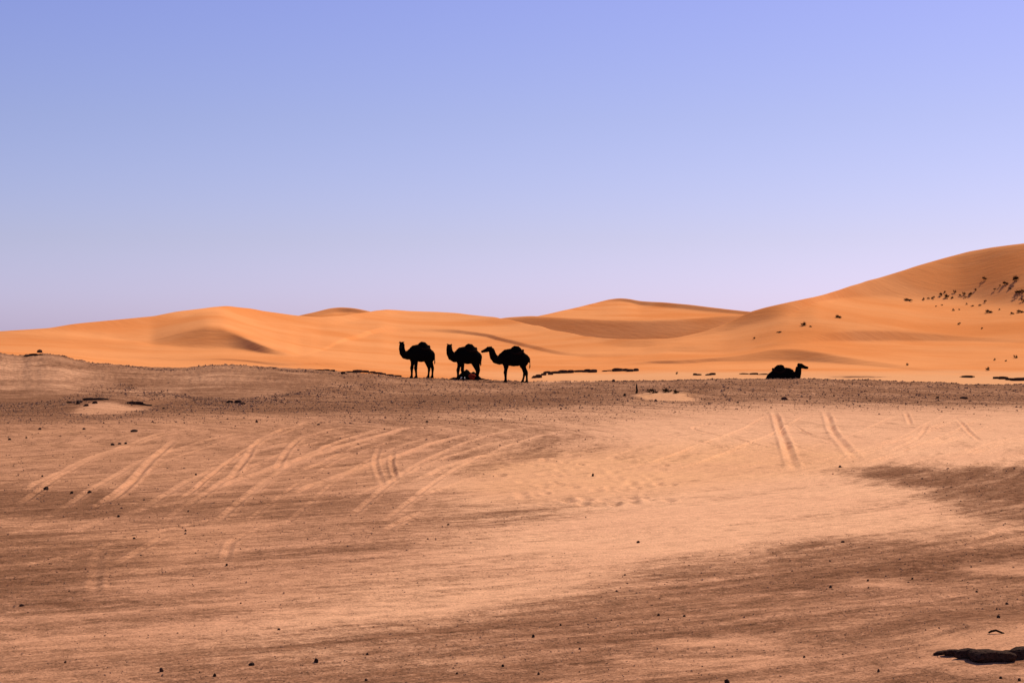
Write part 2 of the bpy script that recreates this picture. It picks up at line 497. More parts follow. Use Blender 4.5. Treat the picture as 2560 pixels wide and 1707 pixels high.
# gravel band before the dunes
put([(XL, 860), (XR, 860), (XR, 1016), (2300, 1012), (1800, 1006), (1500, 1014), (1150, 1034), (900, 1040), (600, 1033), (300, 1045), (0, 1062), (XL, 1075)], 0.16, 60, 8)
put([(XL, 985), (300, 1000), (700, 1000), (1000, 990), (1250, 985), (1500, 975), (1500, 1006), (900, 1030), (500, 1026), (200, 1035), (XL, 1050)], 0.02, 40, 5)
put([(XL, 895), (0, 895), (180, 915), (260, 945), (100, 955), (XL, 950)], 0.42, 30, 6)
put([(0, 965), (150, 958), (300, 952), (300, 957), (150, 966), (0, 975)], 0.5, 20, 3)
put([(430, 925), (600, 918), (700, 940), (600, 970), (450, 960)], 0.30, 30, 8)
# greyer patches between the wheel tracks
put([(640, 1075), (900, 1052), (1150, 1062), (1040, 1110), (900, 1140), (760, 1120)], 0.42, 30, 8)
put([(980, 1105), (1200, 1085), (1450, 1085), (1600, 1110), (1450, 1150), (1250, 1140), (1080, 1130)], 0.45, 40, 10)
put([(900, 1046), (1300, 1052), (1300, 1066), (900, 1060)], 0.32, 40, 3)
# dark streaks on the left
put([(XL, 1200), (60, 1205), (300, 1225), (520, 1240), (900, 1235), (1050, 1255), (900, 1290), (650, 1300), (350, 1305), (XL, 1310)], 0.26, 70, 14)
put([(XL, 1215), (200, 1222), (330, 1260), (250, 1290), (XL, 1290)], 0.02, 40, 9)
put([(XL, 1320), (150, 1330), (320, 1350), (420, 1370), (300, 1430), (420, 1480), (250, 1508), (XL, 1520)], 0.17, 50, 10)
put([(XL, 1460), (150, 1465), (260, 1485), (150, 1510), (XL, 1515)], 0.0, 40, 8)
put([(480, 1350), (800, 1320), (1050, 1290), (1250, 1260), (1500, 1280), (1250, 1340), (900, 1400), (500, 1450)], 0.36, 60, 14)
put([(300, 1420), (600, 1400), (620, 1470), (350, 1500)], 0.45, 50, 12)
# dark tongue at the right
put([(2050, 1166), (2200, 1168), (XR, 1165), (XR, 1330), (2520, 1310), (2450, 1285), (2350, 1250), (2240, 1212), (2150, 1192)], 0.24, 30, 9)
put([(2170, 1180), (2300, 1174), (XR, 1172), (XR, 1260), (2420, 1245), (2300, 1212)], 0.02, 26, 6)
# gravel of the lower right
put([(XL, 1700), (300, 1682), (620, 1640), (900, 1590), (1200, 1535), (1420, 1488), (1620, 1440), (1800, 1402), (2000, 1360), (2200, 1350), (2400, 1350), (XR, 1325), (XR, 1960), (XL, 1960)], 0.27, 90, 20)
put([(1450, 1490), (1700, 1425), (1950, 1372), (2400, 1360), (XR, 1350), (XR, 1440), (2300, 1425), (2000, 1470), (1700, 1490), (1450, 1520)], 0.10, 90, 16)
put([(2080, 1420), (2250, 1405), (2420, 1430), (XR, 1450), (XR, 1470), (2300, 1452), (2100, 1442)], 0.0, 30, 6)
put([(1350, 1640), (1700, 1560), (2050, 1550), (2250, 1510), (XR, 1480), (XR, 1570), (2300, 1575), (2000, 1600), (1700, 1640), (1500, 1690)], 0.17, 50, 9)
put([(2260, 1520), (XR, 1490), (XR, 1545), (2380, 1560)], 0.02, 40, 7)
put([(2380, 1405), (XR, 1395), (XR, 1440), (2450, 1440)], 0.75, 40, 6)
put([(2100, 1447), (2290, 1450), (2270, 1476), (2130, 1472)], 0.62, 26, 4)
put([(2300, 1590), (2450, 1560), (XR, 1570), (XR, 1625), (2350, 1620)], 0.80, 40, 9)
put([(2280, 1665), (2420, 1648), (XR, 1640), (XR, 1680), (2400, 1685)], 0.72, 40, 6)
put([(1620, 1595), (1900, 1590), (2050, 1605), (1900, 1625), (1650, 1612)], 0.66, 40, 5)
put([(1500, 1660), (1800, 1640), (2100, 1640), (1900, 1665), (1600, 1685)], 0.62, 40, 6)
put([(800, 1690), (1300, 1650), (1800, 1690), (1700, 1960), (700, 1960)], 0.2, 60, 12)
# sand mounds
put([(150, 1035), (230, 1013), (270, 1004), (320, 1012), (400, 1022), (300, 1034)], 0.85, 14, 3)
put([(1585, 986), (1640, 982), (1700, 984), (1740, 1000), (1680, 1003), (1600, 995)], 0.98, 10, 2)
put([(1330, 950), (1400, 944), (1500, 946), (1500, 953), (1350, 957)], 0.8, 20, 2)
putg([(XL, 1000), (700, 1030), (1000, 1120), (900, 1230), (700, 1300), (400, 1440), (XL, 1480)], 0.75)
putg([(1150, 1130), (1600, 1110), (2100, 1110), (2200, 1160), (1900, 1200), (1400, 1260), (1150, 1240)], 0.55)
putg([(1585, 983), (1740, 983), (1740, 1004), (1585, 1004)], 1.0, 10, 3)
putg([(2250, 1570), (XR, 1560), (XR, 1700), (2300, 1700)], 0.6)

def sample(img, px, py):
    u = np.clip((px - MX0) / MSTEP, 0, MW - 1.001); v = np.clip((py - MY0) / MSTEP, 0, MH - 1.001)
    i = u.astype(int); j = v.astype(int); fu = u - i; fv = v - j
    return (img[j, i] * (1 - fu) + img[j, i + 1] * fu) * (1 - fv) + (img[j + 1, i] * (1 - fu) + img[j + 1, i + 1] * fu) * fv

GPX, GD = np.meshgrid(PX, rows_d)
GX = (GPX - CX) / F * GD
z_edge = CAM_H - EDGE_D * (edge_y(PX) - HOR) / F
blend = smooth(62, 116, rows_d)
GZ = z_edge[None, :] * blend[:, None]
drop = np.where(rows_d > EDGE_D, (rows_d - EDGE_D) * 0.16, 0.0)
GZ -= drop[:, None]
inner = np.exp(-(np.maximum(np.abs(GPX - CX) - 1500, 0) / 900) ** 2)
rel = 0.05 * fbm(GX / 7 + 3, GD / 5, 4) * smooth(10, 40, GD) * (1 - 0.5 * smooth(90, 120, GD)) + 0.012 * fbm(GX / 0.9, GD / 0.7, 3)
GZ += rel
GZ += (0.07 * np.maximum(fbm(GX / 1.7 + 40, GD / 3.0, 4, 0.6), -0.2)) * smooth(85, 115, GD) * (GD < EDGE_D + 1)
GZ += (0.035 * fbm(GX / 0.16 + 7, GD / 0.5, 2) + 0.03 * np.maximum(fbm(GX / .35 + 3, GD / .9, 2), 0)) * smooth(60, 100, GD) * (GD < EDGE_D + .5)
def bump(px, py, wx, wy, h):
    x0, d0 = gp(px, py)
    return h * np.exp(-(((GX - x0) / wx) ** 2 + ((GD - d0) / wy) ** 2))
GZ += bump(262, 1014, 1.1, 5, 0.28) + bump(1665, 990, 1.3, 4.5, 0.26) + bump(345, 1014, 0.7, 4, 0.14)
GZ += bump(2500, 1600, 0.7, 1.0, 0.09) + bump(2480, 1680, 0.6, 0.5, 0.03)
GY0 = HOR + (CAM_H - GZ) * F / GD
wob = smooth(900, 1100, GY0)
S = sample(SAND, GPX + 60 * wob * fbm(GX / 1.1 + 9, GD / 1.6, 4, .6), GY0 + (GY0 - HOR) * .035 * fbm(GX / .8 + 31, GD / 1.2 + 5, 4, .6))
G = sample(GOLD, GPX, GY0)
TN = sample(TAN, GPX, GY0)
S = S + 0.30 * fbm(GX / 1.6 + 70, GD / 5.0, 4, .6) * smooth(55, 80, GD)
# press the tracks in
for pts, w, depth, light in TRACKS:
    P = spline(pts, 10)
    w = w * .34; light = light * .85
    r = w * 2.4
    near = (GX > P[:, 0].min() - r) & (GX < P[:, 0].max() + r) & (GD > P[:, 1].min() - r) & (GD < P[:, 1].max() + r)
    ii = np.nonzero(near)
    if len(ii[0]) == 0: continue
    qx = GX[ii]; qy = GD[ii]
    best = np.full(len(qx), 1e9); tt = np.zeros(len(qx))
    for k in range(len(P) - 1):
        a = P[k]; bvec = P[k + 1] - a; L2 = (bvec ** 2).sum() + 1e-12
        t = np.clip(((qx - a[0]) * bvec[0] + (qy - a[1]) * bvec[1]) / L2, 0, 1)
        dd = np.hypot(qx - a[0] - t * bvec[0], qy - a[1] - t * bvec[1])
        m = dd < best
        best[m] = dd[m]; tt[m] = (k + t[m]) / (len(P) - 1)
    u = best / w
    fade = smooth(0, 0.25, tt) * (1 - smooth(0.7, 1.0, tt)) * np.clip(0.75 + 0.7 * fbm(qx * .6 + 11, qy * .6, 3), .1, 1.2)
    prof = -np.exp(-(u / 0.42) ** 2) + 0.65 * np.exp(-((u - 0.95) / 0.32) ** 2)
    GZ[ii] += .62 * depth * prof * fade
    S[ii] = np.clip(S[ii] + light * fade * (0.75 * np.exp(-(u / 0.75) ** 2) + 0.4 * np.exp(-((u - 0.95) / 0.3) ** 2)), 0, 1.25)
# hoof prints in the golden sand
for _ in range(90):
    px, py = random.uniform(1250, 1690), random.uniform(1135, 1268)
    if random.random() < 0.5: py = 1180 + (py - 1180) * 0.9 + (px - 1450) * 0.05
    x0, d0 = gp(px, py); rx = random.uniform(0.045, 0.085); ry = rx * random.uniform(2.0, 4.0)
    c0, c1 = np.searchsorted(PX, [px - 70, px + 70]); r0 = np.searchsorted(rows_d, d0 - 2.0); r1 = np.searchsorted(rows_d, d0 + 2.0)
    sl = (slice(r0, r1), slice(c0, c1))
    e2 = ((GX[sl] - x0) / rx) ** 2 + ((GD[sl] - d0) / ry) ** 2
    GZ[sl] += random.uniform(0.012, 0.035) * (-np.exp(-e2) + 0.3 * np.exp(-(np.sqrt(e2) - 1.7) ** 2 / 0.35))
ground = link('desert_plain', grid_mesh('desert_plain', GX, GD, GZ, {'sand': S, 'gold': G, 'tan': TN}), M_GROUND)
tag(ground, 'gravel and sand plain crossed by tyre tracks', kind='structure')

base = bpy.data.meshes.new('far_desert')
R = 9000
base.from_pydata([(-R, -R, -2.2), (R, -R, -2.2), (R, R, -2.2), (-R, R, -2.2)], [], [(0, 1, 2, 3)])
tag(link('far_desert', base, M_DUNE), 'flat desert ground reaching to the horizon', kind='structure')

# ---------------------------------------------------------------- dunes
def e_of(y): return (HOR - y) / F

def dune_grid(px, lines, d0, y0, back, nrow=22, sig=3.0, min_t=0.02, col_sig=9.0):
    """lines: list of (y curve, slope curve) from front to back; depth follows from row and slope"""
    D = [np.full(len(px), float(d0)) if np.isscalar(d0) else d0]
    E = [e_of(y0)]
    for y, t in lines:
        e = np.maximum(e_of(y), E[-1] + 1e-5)
        t = np.maximum(t, e + min_t)
        dn = D[-1] * (t - E[-1]) / (t - e)
        D.append(np.maximum(D[-1] + .02, blur_axis(dn[None], col_sig, 1)[0])); E.append(e)
    Zs = [CAM_H + d * e for d, e in zip(D, E)]
    for dd, zf in back:            # hidden lee side
        D.append(D[-1] + dd); Zs.append(Zs[-1] * zf - (1 - zf) * 1.2)
    rd, rz = [], []
    for k in range(len(D) - 1):
        for s in np.linspace(0, 1, nrow, endpoint=False):
            rd.append(D[k] * (1 - s) + D[k + 1] * s); rz.append(Zs[k] * (1 - s) + Zs[k + 1] * s)
    rd.append(D[-1]); rz.append(Zs[-1])
    rd = np.array(rd); rz = np.array(rz)
    bd, bz = blur_axis(rd, sig, 0), blur_axis(rz, sig, 0)
    w = np.clip(np.arange(len(rd)) / (2.5 * sig), 0, 1)[:, None]
    rd = rd * (1 - w) + bd * w; rz = rz * (1 - w) + bz * w
    X = (px[None, :] - CX) / F * rd
    return X, rd, rz

DPX = np.concatenate([(-70 - wing)[::-1], np.arange(-70, 2632, 3.2), 2630 + wing])
def cv(pts, s=22): return curve(DPX, pts, s)
y_lip = curve(DPX, [(p, float(edge_y(np.array([float(p)]))[0])) for p in range(-900, 3300, 60)], 90) + 14
P1 = cv([(-300, 870), (0, 872), (260, 895), (460, 904), (560, 902), (640, 907), (690, 913), (740, 914), (790, 911), (860, 915), (960, 920), (1100, 925), (1300, 925), (1403, 922), (1526, 916), (1634, 907), (1716, 909), (1784, 903), (1840, 906), (1932, 906), (1993, 906), (2054, 909), (2146, 915), (2238, 922), (2330, 931), (2450, 938), (2560, 940), (3200, 940)])
P2 = cv([(-300, 865), (0, 866), (260, 889), (460, 898), (560, 896), (640, 902), (690, 905), (740, 905), (790, 907), (860, 911), (960, 916), (1100, 921), (1300, 919), (1403, 916), (1526, 910), (1634, 898), (1716, 896), (1784, 893), (1840, 889), (1932, 873), (1993, 870), (2054, 878), (2146, 895), (2238, 910), (2330, 925), (2450, 934), (2560, 937), (3200, 937)])
T12 = cv([(0, .10), (460, .12), (560, .2), (640, .3), (690, .5), (740, .5), (790, .25), (860, .1), (1526, .1), (1600, .25), (1660, .55), (1716, .66), (1770, .5), (1840, .25), (1932, .40), (1993, .52), (2054, .46), (2146, .28), (2238, .18), (2330, .1), (3200, .1)])
P3 = cv([(-300, 850), (0, 845), (163, 838), (258, 842), (340, 855), (381, 866), (462, 873), (520, 875), (558, 875), (599, 877), (640, 883), (694, 890), (749, 893), (800, 880), (860, 855), (953, 832), (994, 833), (1075, 833), (1143, 836), (1211, 845), (1280, 859), (1322, 869), (1403, 885), (1458, 893), (1526, 893), (1607, 888), (1661, 880), (1702, 880), (1757, 881), (1811, 880), (1880, 872), (1932, 866), (2023, 858), (2085, 857), (2146, 859), (2238, 859), (2314, 858), (2422, 857), (2560, 862), (3200, 872)], 10)
P4 = cv([(-300, 845), (0, 840), (163, 831), (258, 834), (340, 848), (381, 853), (462, 830), (520, 816), (558, 820), (599, 836), (640, 855), (694, 876), (749, 886), (800, 872), (860, 846), (953, 819), (994, 822), (1075, 822), (1143, 825), (1211, 834), (1280, 848), (1322, 858), (1403, 875), (1458, 883), (1526, 886), (1607, 880), (1661, 868), (1702, 867), (1757, 868), (1811, 868), (1880, 862), (1932, 852), (2023, 839), (2085, 829), (2146, 826), (2238, 828), (2314, 834), (2422, 843), (2560, 852), (3200, 862)], 10)
T34 = cv([(-300, .1), (163, .12), (340, .15), (381, .18), (430, .28), (462, .36), (520, .42), (558, .40), (599, .46), (640, .48), (680, .44), (749, .2), (800, .1), (860, .12), (930, .17), (994, .24), (1075, .26), (1211, .26), (1280, .25), (1403, .22), (1458, .20), (1526, .18), (1607, .15), (1702, .22), (1757, .22), (1880, .14), (1932, .14), (2023, .25), (2085, .5), (2146, .64), (2238, .60), (2314, .45), (2422, .28), (2560, .22), (3200, .15)])
P5 = cv([(-300, 838), (0, 834), (131, 829), (190, 827), (258, 824), (326, 820), (381, 815), (449, 798), (503, 783), (544, 777), (566, 777), (640, 788), (735, 802), (800, 812), (860, 808), (926, 795), (1021, 793), (1089, 796), (1198, 806), (1240, 812), (1294, 822), (1403, 844), (1498, 860), (1560, 868), (1607, 869), (1661, 860), (1702, 848), (1757, 838), (1811, 828), (1860, 815), (1916, 805), (1993, 785), (2040, 757), (2100, 748), (2146, 747), (2238, 749), (2300, 755), (2360, 754), (2422, 756), (2560, 768), (3200, 790)], 10)
P6 = cv([(-900, 868), (-300, 846), (0, 829), (65, 824), (131, 818), (190, 808.5), (258, 801), (326, 795), (381, 790.5), (449, 778), (503, 769), (544, 763), (566, 762.5), (612, 768), (640, 772), (681, 778), (735, 787), (762, 790), (800, 792), (860, 788), (900, 781), (926, 777), (966, 773), (1021, 776), (1089, 778.5), (1143, 783), (1198, 790), (1239, 794), (1294, 804), (1349, 815), (1403, 827), (1458, 838), (1498, 844), (1539, 845), (1607, 846), (1661, 846), (1690, 843), (1757, 826), (1811, 808), (1850, 789), (1877, 777), (1916, 767), (1993, 751), (2054, 736), (2115, 717), (2177, 698), (2238, 680), (2299, 661), (2360, 643), (2422, 626), (2483, 615), (2560, 606), (2700, 594), (2900, 590), (3300, 610), (5000, 700)], 6)
T56 = cv([(-300, .26), (0, .26), (131, .38), (258, .42), (381, .38), (449, .26), (503, .17), (566, .13), (640, .12), (735, .12), (800, .15), (926, .14), (1021, .12), (1198, .10), (1403, .10), (1498, .12), (1560, .2), (1607, .26), (1661, .28), (1702, .28), (1811, .38), (1916, .46), (2054, .50), (2146, .52), (2300, .51), (2560, .47), (3200, .40)])
T01 = cv([(0, .045), (3000, .045)])
T23 = cv([(-300, .11), (0, .11), (350, .10), (600, .06), (1500, .06), (1900, .07), (2560, .09)])
T45 = cv([(-300, .15), (0, .15), (350, .14), (480, .09), (640, .075), (1200, .075), (1500, .10), (1700, .14), (1900, .2), (2000, .22), (2090, .16), (2200, .15), (2400, .16), (2560, .18)])
DX, DD, DZ = dune_grid(DPX, [(P1, T01), (P2, T12), (P3, T23), (P4, T34), (P5, T45), (P6, T56)], 123.0, y_lip, [(6, 0.9), (22, 0.5), (70, 0.0)], 22, 2.0)
nrow_all = np.arange(DX.shape[0])[:, None]
DZ += (0.06 * fbm(DX / 9, DD / 7, 3) + 0.16 * fbm((DX + .5 * DD) / 16 + 4, (DD - .3 * DX) / 9, 3)) * np.clip(nrow_all / 25, 0, 1)
DY = HOR + (CAM_H - DZ) * F / DD
# pale sand lying on the flat at the dunes' foot, thin gravel tongue on the right
pale = smooth(0, 1, np.clip((DY - 922 - 8 * fbm(DX / 6, DD / 3, 3)) / 18, 0, 1)) * smooth(1000, 1500, DPX)[None, :] * (1 - smooth(85, 110, nrow_all))
grav = np.zeros_like(DX)
tongue = np.exp(-((DPX - 2140) / 110) ** 2)[None, :] * np.exp(-((DY - 942) / 5.0) ** 2)
grav += 0.62 * tongue * (nrow_all < 60)
dunes = link('sand_dunes', grid_mesh('sand_dunes', DX, DD, DZ, {'pale': pale, 'gravel': grav}), M_DUNE)
tag(dunes, 'smooth orange sand dunes rising to a large slope at the right', kind='structure')

def back_dune(name, label, px, lines, d0, y0, sig=2.5):
    X, D_, Z_ = dune_grid(px, lines, d0, y0, [(8, 0.92), (40, 0.4), (80, 0.0)], 20, sig)
    Z_ = Z_ + 0.06 * fbm(X / 11 + 5, D_ / 8, 3)
    zero = np.zeros_like(X)
    o = link(name, grid_mesh(name, X, D_, Z_, {'pale': zero, 'gravel': zero}), M_DUNE)
    return tag(o, label, kind='structure')

bx = np.arange(600, 1100, 4.0)
yb = curve(bx, [(600, 830), (700, 800), (749, 787), (790, 778), (825, 769), (852, 766.5), (879, 768), (898, 771), (926, 777), (980, 790), (1100, 830)], 7)
back_dune('sand_dune', 'small orange dune top peeping up behind the left ridge', bx,
          [(np.maximum(yb + 14, 782), np.full(len(bx), .13)), (yb, np.full(len(bx), .42))], 300.0, np.maximum(yb + 22, 800))
dx_ = np.arange(1000, 2200, 4.0)
yD = curve(dx_, [(1000, 840), (1180, 806), (1267, 792), (1330, 788), (1376, 790.5), (1430, 794), (1512, 798), (1621, 799), (1702, 796), (1757, 793), (1811, 788), (1900, 784), (2200, 800)], 8)
back_dune('sand_dune', 'dark steep slip face between the central and the right dune', dx_,
          [(yD, curve(dx_, [(1000, .5), (1300, .55), (1430, .67), (1640, .66), (1740, .57), (1900, .5), (2200, .45)], 20))], 290.0, np.full(len(dx_), 868.0), 1.5)
yE = curve(dx_, [(1000, 850), (1200, 815), (1365, 785), (1430, 770), (1485, 757), (1520, 747.5), (1547, 744), (1572, 745.5), (1599, 751), (1662, 755), (1730, 761), (1798, 769), (1866, 777), (2000, 790), (2200, 830)], 7)
yEm = yE + curve(dx_, [(1000, 8), (1480, 8), (1547, 10), (1600, 14), (1662, 16), (1750, 16), (1850, 12), (2200, 8)], 10)
back_dune('sand_dune', 'pale orange peaked dune on the skyline at centre', dx_,
          [(yEm, np.full(len(dx_), .11)), (yE, curve(dx_, [(1000, .2), (1480, .2), (1560, .25), (1620, .45), (1800, .45), (2200, .4)], 20))],
          360.0, np.maximum(yEm + 10, 812.0))

# ---------------------------------------------------------------- where a photograph pixel meets the terrain
def lookup_grid(PXa, X, D_, Z_, px, py):
    c = int(np.clip(np.searchsorted(PXa, px), 0, len(PXa) - 1))
    y = HOR + (CAM_H - Z_[:, c]) * F / D_[:, c]
    k = np.nonzero(y <= py)[0]
    if len(k) == 0: return None
    i = k[0]
    if i == 0: return None
    f = (y[i - 1] - py) / max(y[i - 1] - y[i], 1e-6)
    d = D_[i - 1, c] * (1 - f) + D_[i, c] * f
    z = Z_[i - 1, c] * (1 - f) + Z_[i, c] * f
    return Vector(((px - CX) / F * d, d, z))
GDgrid = GD
def spot(px, py):
    p = lookup_grid(PX, GX, GDgrid, GZ, px, py)
    if p is not None and p.y <= EDGE_D + 0.2: return p
    q = lookup_grid(DPX, DX, DD, DZ, px, py)
    return q if q is not None else p
def ground_z(x, y):
    px = CX + x / y * F
    c = int(np.searchsorted(PX, px))
    if y < EDGE_D + 0.8:
        return float(np.interp(y, rows_d, GZ[:, c]))
    c2 = int(np.searchsorted(DPX, px))
    return float(max(np.interp(y, DD[:, c2], DZ[:, c2]), np.interp(y, rows_d, GZ[:, c]) if y < rows_d[-1] else -9))

# ---------------------------------------------------------------- camels
def loft(sections, n=14):
    """sections: (centre, side vector, half width, half height); returns verts, faces of a closed tube"""
    V, Fc = [], []
    cs = [Vector(s[0]) for s in sections]
    m = len(cs)
    for i, (c, side, a, b) in enumerate(sections):
        c = Vector(c)
        t = (cs[min(i + 1, m - 1)] - cs[max(i - 1, 0)]).normalized()
        sd = Vector(side); sd = (sd - t * sd.dot(t)).normalized()
        up = t.cross(sd)
        for k in range(n):
            an = 2 * math.pi * k / n
            V.append(c + sd * (a * math.cos(an)) + up * (b * math.sin(an)))
    for i in range(m - 1):
        for k in range(n):
            k2 = (k + 1) % n
            Fc.append((i * n + k, i * n + k2, (i + 1) * n + k2, (i + 1) * n + k))
    V.append(cs[0]); V.append(cs[-1])
    a0, a1 = len(V) - 2, len(V) - 1
    for k in range(n):
        k2 = (k + 1) % n
        Fc.append((a0, k2, k)); Fc.append((a1, (m - 1) * n + k, (m - 1) * n + k2))
    return V, Fc

def camel_mesh(name, tubes, voxel=0.022):
    V, Fc = [], []
    for sec in tubes:
        v, f = loft(sec)
        o = len(V)
        V += v; Fc += [tuple(i + o for i in q) for q in f]
    me = bpy.data.meshes.new(name + '_raw')
    me.from_pydata([tuple(v) for v in V], [], Fc)
    me.update()
    tmp = bpy.data.objects.new('tmp', me)
    col.objects.link(tmp)
    r = tmp.modifiers.new('r', 'REMESH'); r.mode = 'VOXEL'; r.voxel_size = voxel; r.use_smooth_shade = True
    s = tmp.modifiers.new('s', 'SMOOTH'); s.factor = 0.5; s.iterations = 4
    dg = bpy.context.evaluated_depsgraph_get()
    out = bpy.data.meshes.new_from_object(tmp.evaluated_get(dg))
    out.name = name
    col.objects.unlink(tmp); bpy.data.objects.remove(tmp); bpy.data.meshes.remove(me)
    # shaggy coat: small uneven offsets along the normals
    n = len(out.vertices)
    co = np.empty(n * 3, np.float32); out.vertices.foreach_get('co', co); co = co.reshape(-1, 3)
    no = np.empty(n * 3, np.float32); out.vertex_normals.foreach_get('vector', no); no = no.reshape(-1, 3)
    amp = 0.018 * smooth(0.7, 1.2, co[:, 2]) + 0.004
    co = co + no * (amp * fbm(co[:, 0] * 9 + co[:, 2] * 3, co[:, 1] * 9 + co[:, 2] * 7, 3))[:, None]
    out.vertices.foreach_set('co', co.astype(np.float32).ravel())
    out.update()
    for p in out.polygons: p.use_smooth = True
    return out

YS = (0, 1, 0)
def head_tubes(poll, direction, drop=0.12, size=1.0):
    """head from the poll along a horizontal direction; returns tubes and eye positions"""
    d = Vector((direction[0], direction[1], 0)).normalized()
    sd = Vector((-d.y, d.x, 0))
    P = lambda f, z, s=0: Vector(poll) + d * f * size + Vector((0, 0, z * size)) + sd * s * size
    skull = [(P(-0.09, 0.00), sd, .07, .07), (P(-0.02, 0.03), sd, .100, .105), (P(0.12, 0.035 - drop * .1), sd, .105, .110), (P(0.24, 0.0 - drop * .35), sd, .082, .088),
             (P(0.36, -0.02 - drop * .7), sd, .070, .072), (P(0.45, -0.03 - drop), sd, .068, .070), (P(0.51, -0.045 - drop * 1.1), sd, .045, .045)]
    jaw = [(P(0.02, -0.08), sd, .06, .06), (P(0.2, -0.10 - drop * .35), sd, .05, .05), (P(0.40, -0.085 - drop * .9), sd, .05, .045), (P(0.47, -0.09 - drop), sd, .03, .03)]
    tubes = [skull, jaw]
    for s in (-1, 1):
        tubes.append([(P(-0.02, 0.07, .070 * s), d, .035, .03), (P(-0.045, 0.105, .088 * s), d, .040, .030), (P(-0.055, 0.130, .094 * s), d, .024, .020)])
        tubes.append([(P(0.10, 0.09, .075 * s), d, .05, .03), (P(0.15, 0.085, .085 * s), d, .05, .03), (P(0.19, 0.06, .08 * s), d, .03, .02)])
    eyes = [P(0.155, 0.055, .108 * s) for s in (-1, 1)]
    return tubes, eyes

def trunk(dz=0.0):
    t = [[((-.80, 0, 1.30 + dz), YS, .10, .11), ((-.75, 0, 1.31 + dz), YS, .21, .23), ((-.60, 0, 1.37 + dz), YS, .31, .33), ((-.3, 0, 1.43 + dz), YS, .37, .44),
          ((0.05, 0, 1.45 + dz), YS, .40, .48), ((.40, 0, 1.47 + dz), YS, .38, .47), ((.68, 0, 1.46 + dz), YS, .32, .42), ((.88, 0, 1.42 + dz), YS, .25, .34), ((1.02, 0, 1.37 + dz), YS, .17, .22)]]
    # hump: a vertical loft, long fore and aft
    t.append([((-.04, 0, 1.55 + dz), YS, .30, .52), ((-.03, 0, 1.85 + dz), YS, .28, .46), ((-.03, 0, 2.00 + dz), YS, .23, .35), ((-.04, 0, 2.11 + dz), YS, .18, .27), ((-.05, 0, 2.19 + dz), YS, .09, .15)])
    # withers and croup hair
    t.append([((.84, 0, 1.62 + dz), YS, .12, .10), ((.72, 0, 1.75 + dz), YS, .20, .16), ((.58, 0, 1.85 + dz), YS, .24, .15), ((.30, 0, 1.90 + dz), YS, .24, .13)])
    t.append([((-.25, 0, 1.84 + dz), YS, .22, .11), ((-.42, 0, 1.74 + dz), YS, .22, .12), ((-.57, 0, 1.60 + dz), YS, .2, .12), ((-.70, 0, 1.44 + dz), YS, .14, .11)])
    return t

def leg_front(s, x=0.60, fx=0.0):
    y = .17 * s
    return [((x + .02, y * .9, 1.42), YS, .15, .20), ((x, y, 1.15), YS, .14, .17), ((x - .03, y, .98), YS, .105, .12), ((x - .01 + fx * .4, y, .78), YS, .075, .082),
            ((x + .02 + fx * .6, y * .95, .60), YS, .075, .085), ((x + .01 + fx * .7, y * .95, .50), YS, .062, .066), ((x + fx * .85, y * .95, .30), YS, .046, .048), ((x + fx, y * .95, .14), YS, .050, .055),
            ((x + .02 + fx, y * .95, .06), YS, .078, .09), ((x + .03 + fx, y * .95, .0), YS, .085, .105)]

def leg_hind(s, x=-0.55, fx=0.0):
    y = .18 * s
    return [((x + .02, y * .8, 1.42), YS, .17, .25), ((x + .06, y, 1.18), YS, .16, .22), ((x + .10, y * 1.05, .98), YS, .12, .15), ((x + .02 + fx * .3, y, .80), YS, .085, .10),
            ((x - .055 + fx * .5, y * .95, .62), YS, .064, .080), ((x - .06 + fx * .6, y * .95, .54), YS, .058, .068), ((x - .045 + fx * .8, y * .95, .32), YS, .043, .047), ((x - .03 + fx, y * .95, .14), YS, .048, .053),
            ((x - .01 + fx, y * .95, .06), YS, .074, .085), ((x + fx, y * .95, .0), YS, .080, .10)]

def fat(leg, f=1.34):
    return [(c, sd, a * (1 + (f - 1) * min(1, i / 4)), b * (1 + (f - 1) * min(1, i / 4))) for i, (c, sd, a, b) in enumerate(leg)]

def tail(dz=0.0, swing=0.0):
    return [((-.74, 0, 1.55 + dz), YS, .06, .06), ((-.83, swing * .3, 1.42 + dz), YS, .045, .045), ((-.86, swing * .7, 1.15 + dz), YS, .032, .032), ((-.85, swing, .95 + dz), YS, .045, .045), ((-.84, swing, .82 + dz), YS, .015, .015)]

def neck(points):
    return [(p, sd, r * f, r * 1.12 * f) for (p, sd, r), f in zip(points, np.linspace(1.08, 1.40, len(points)))]

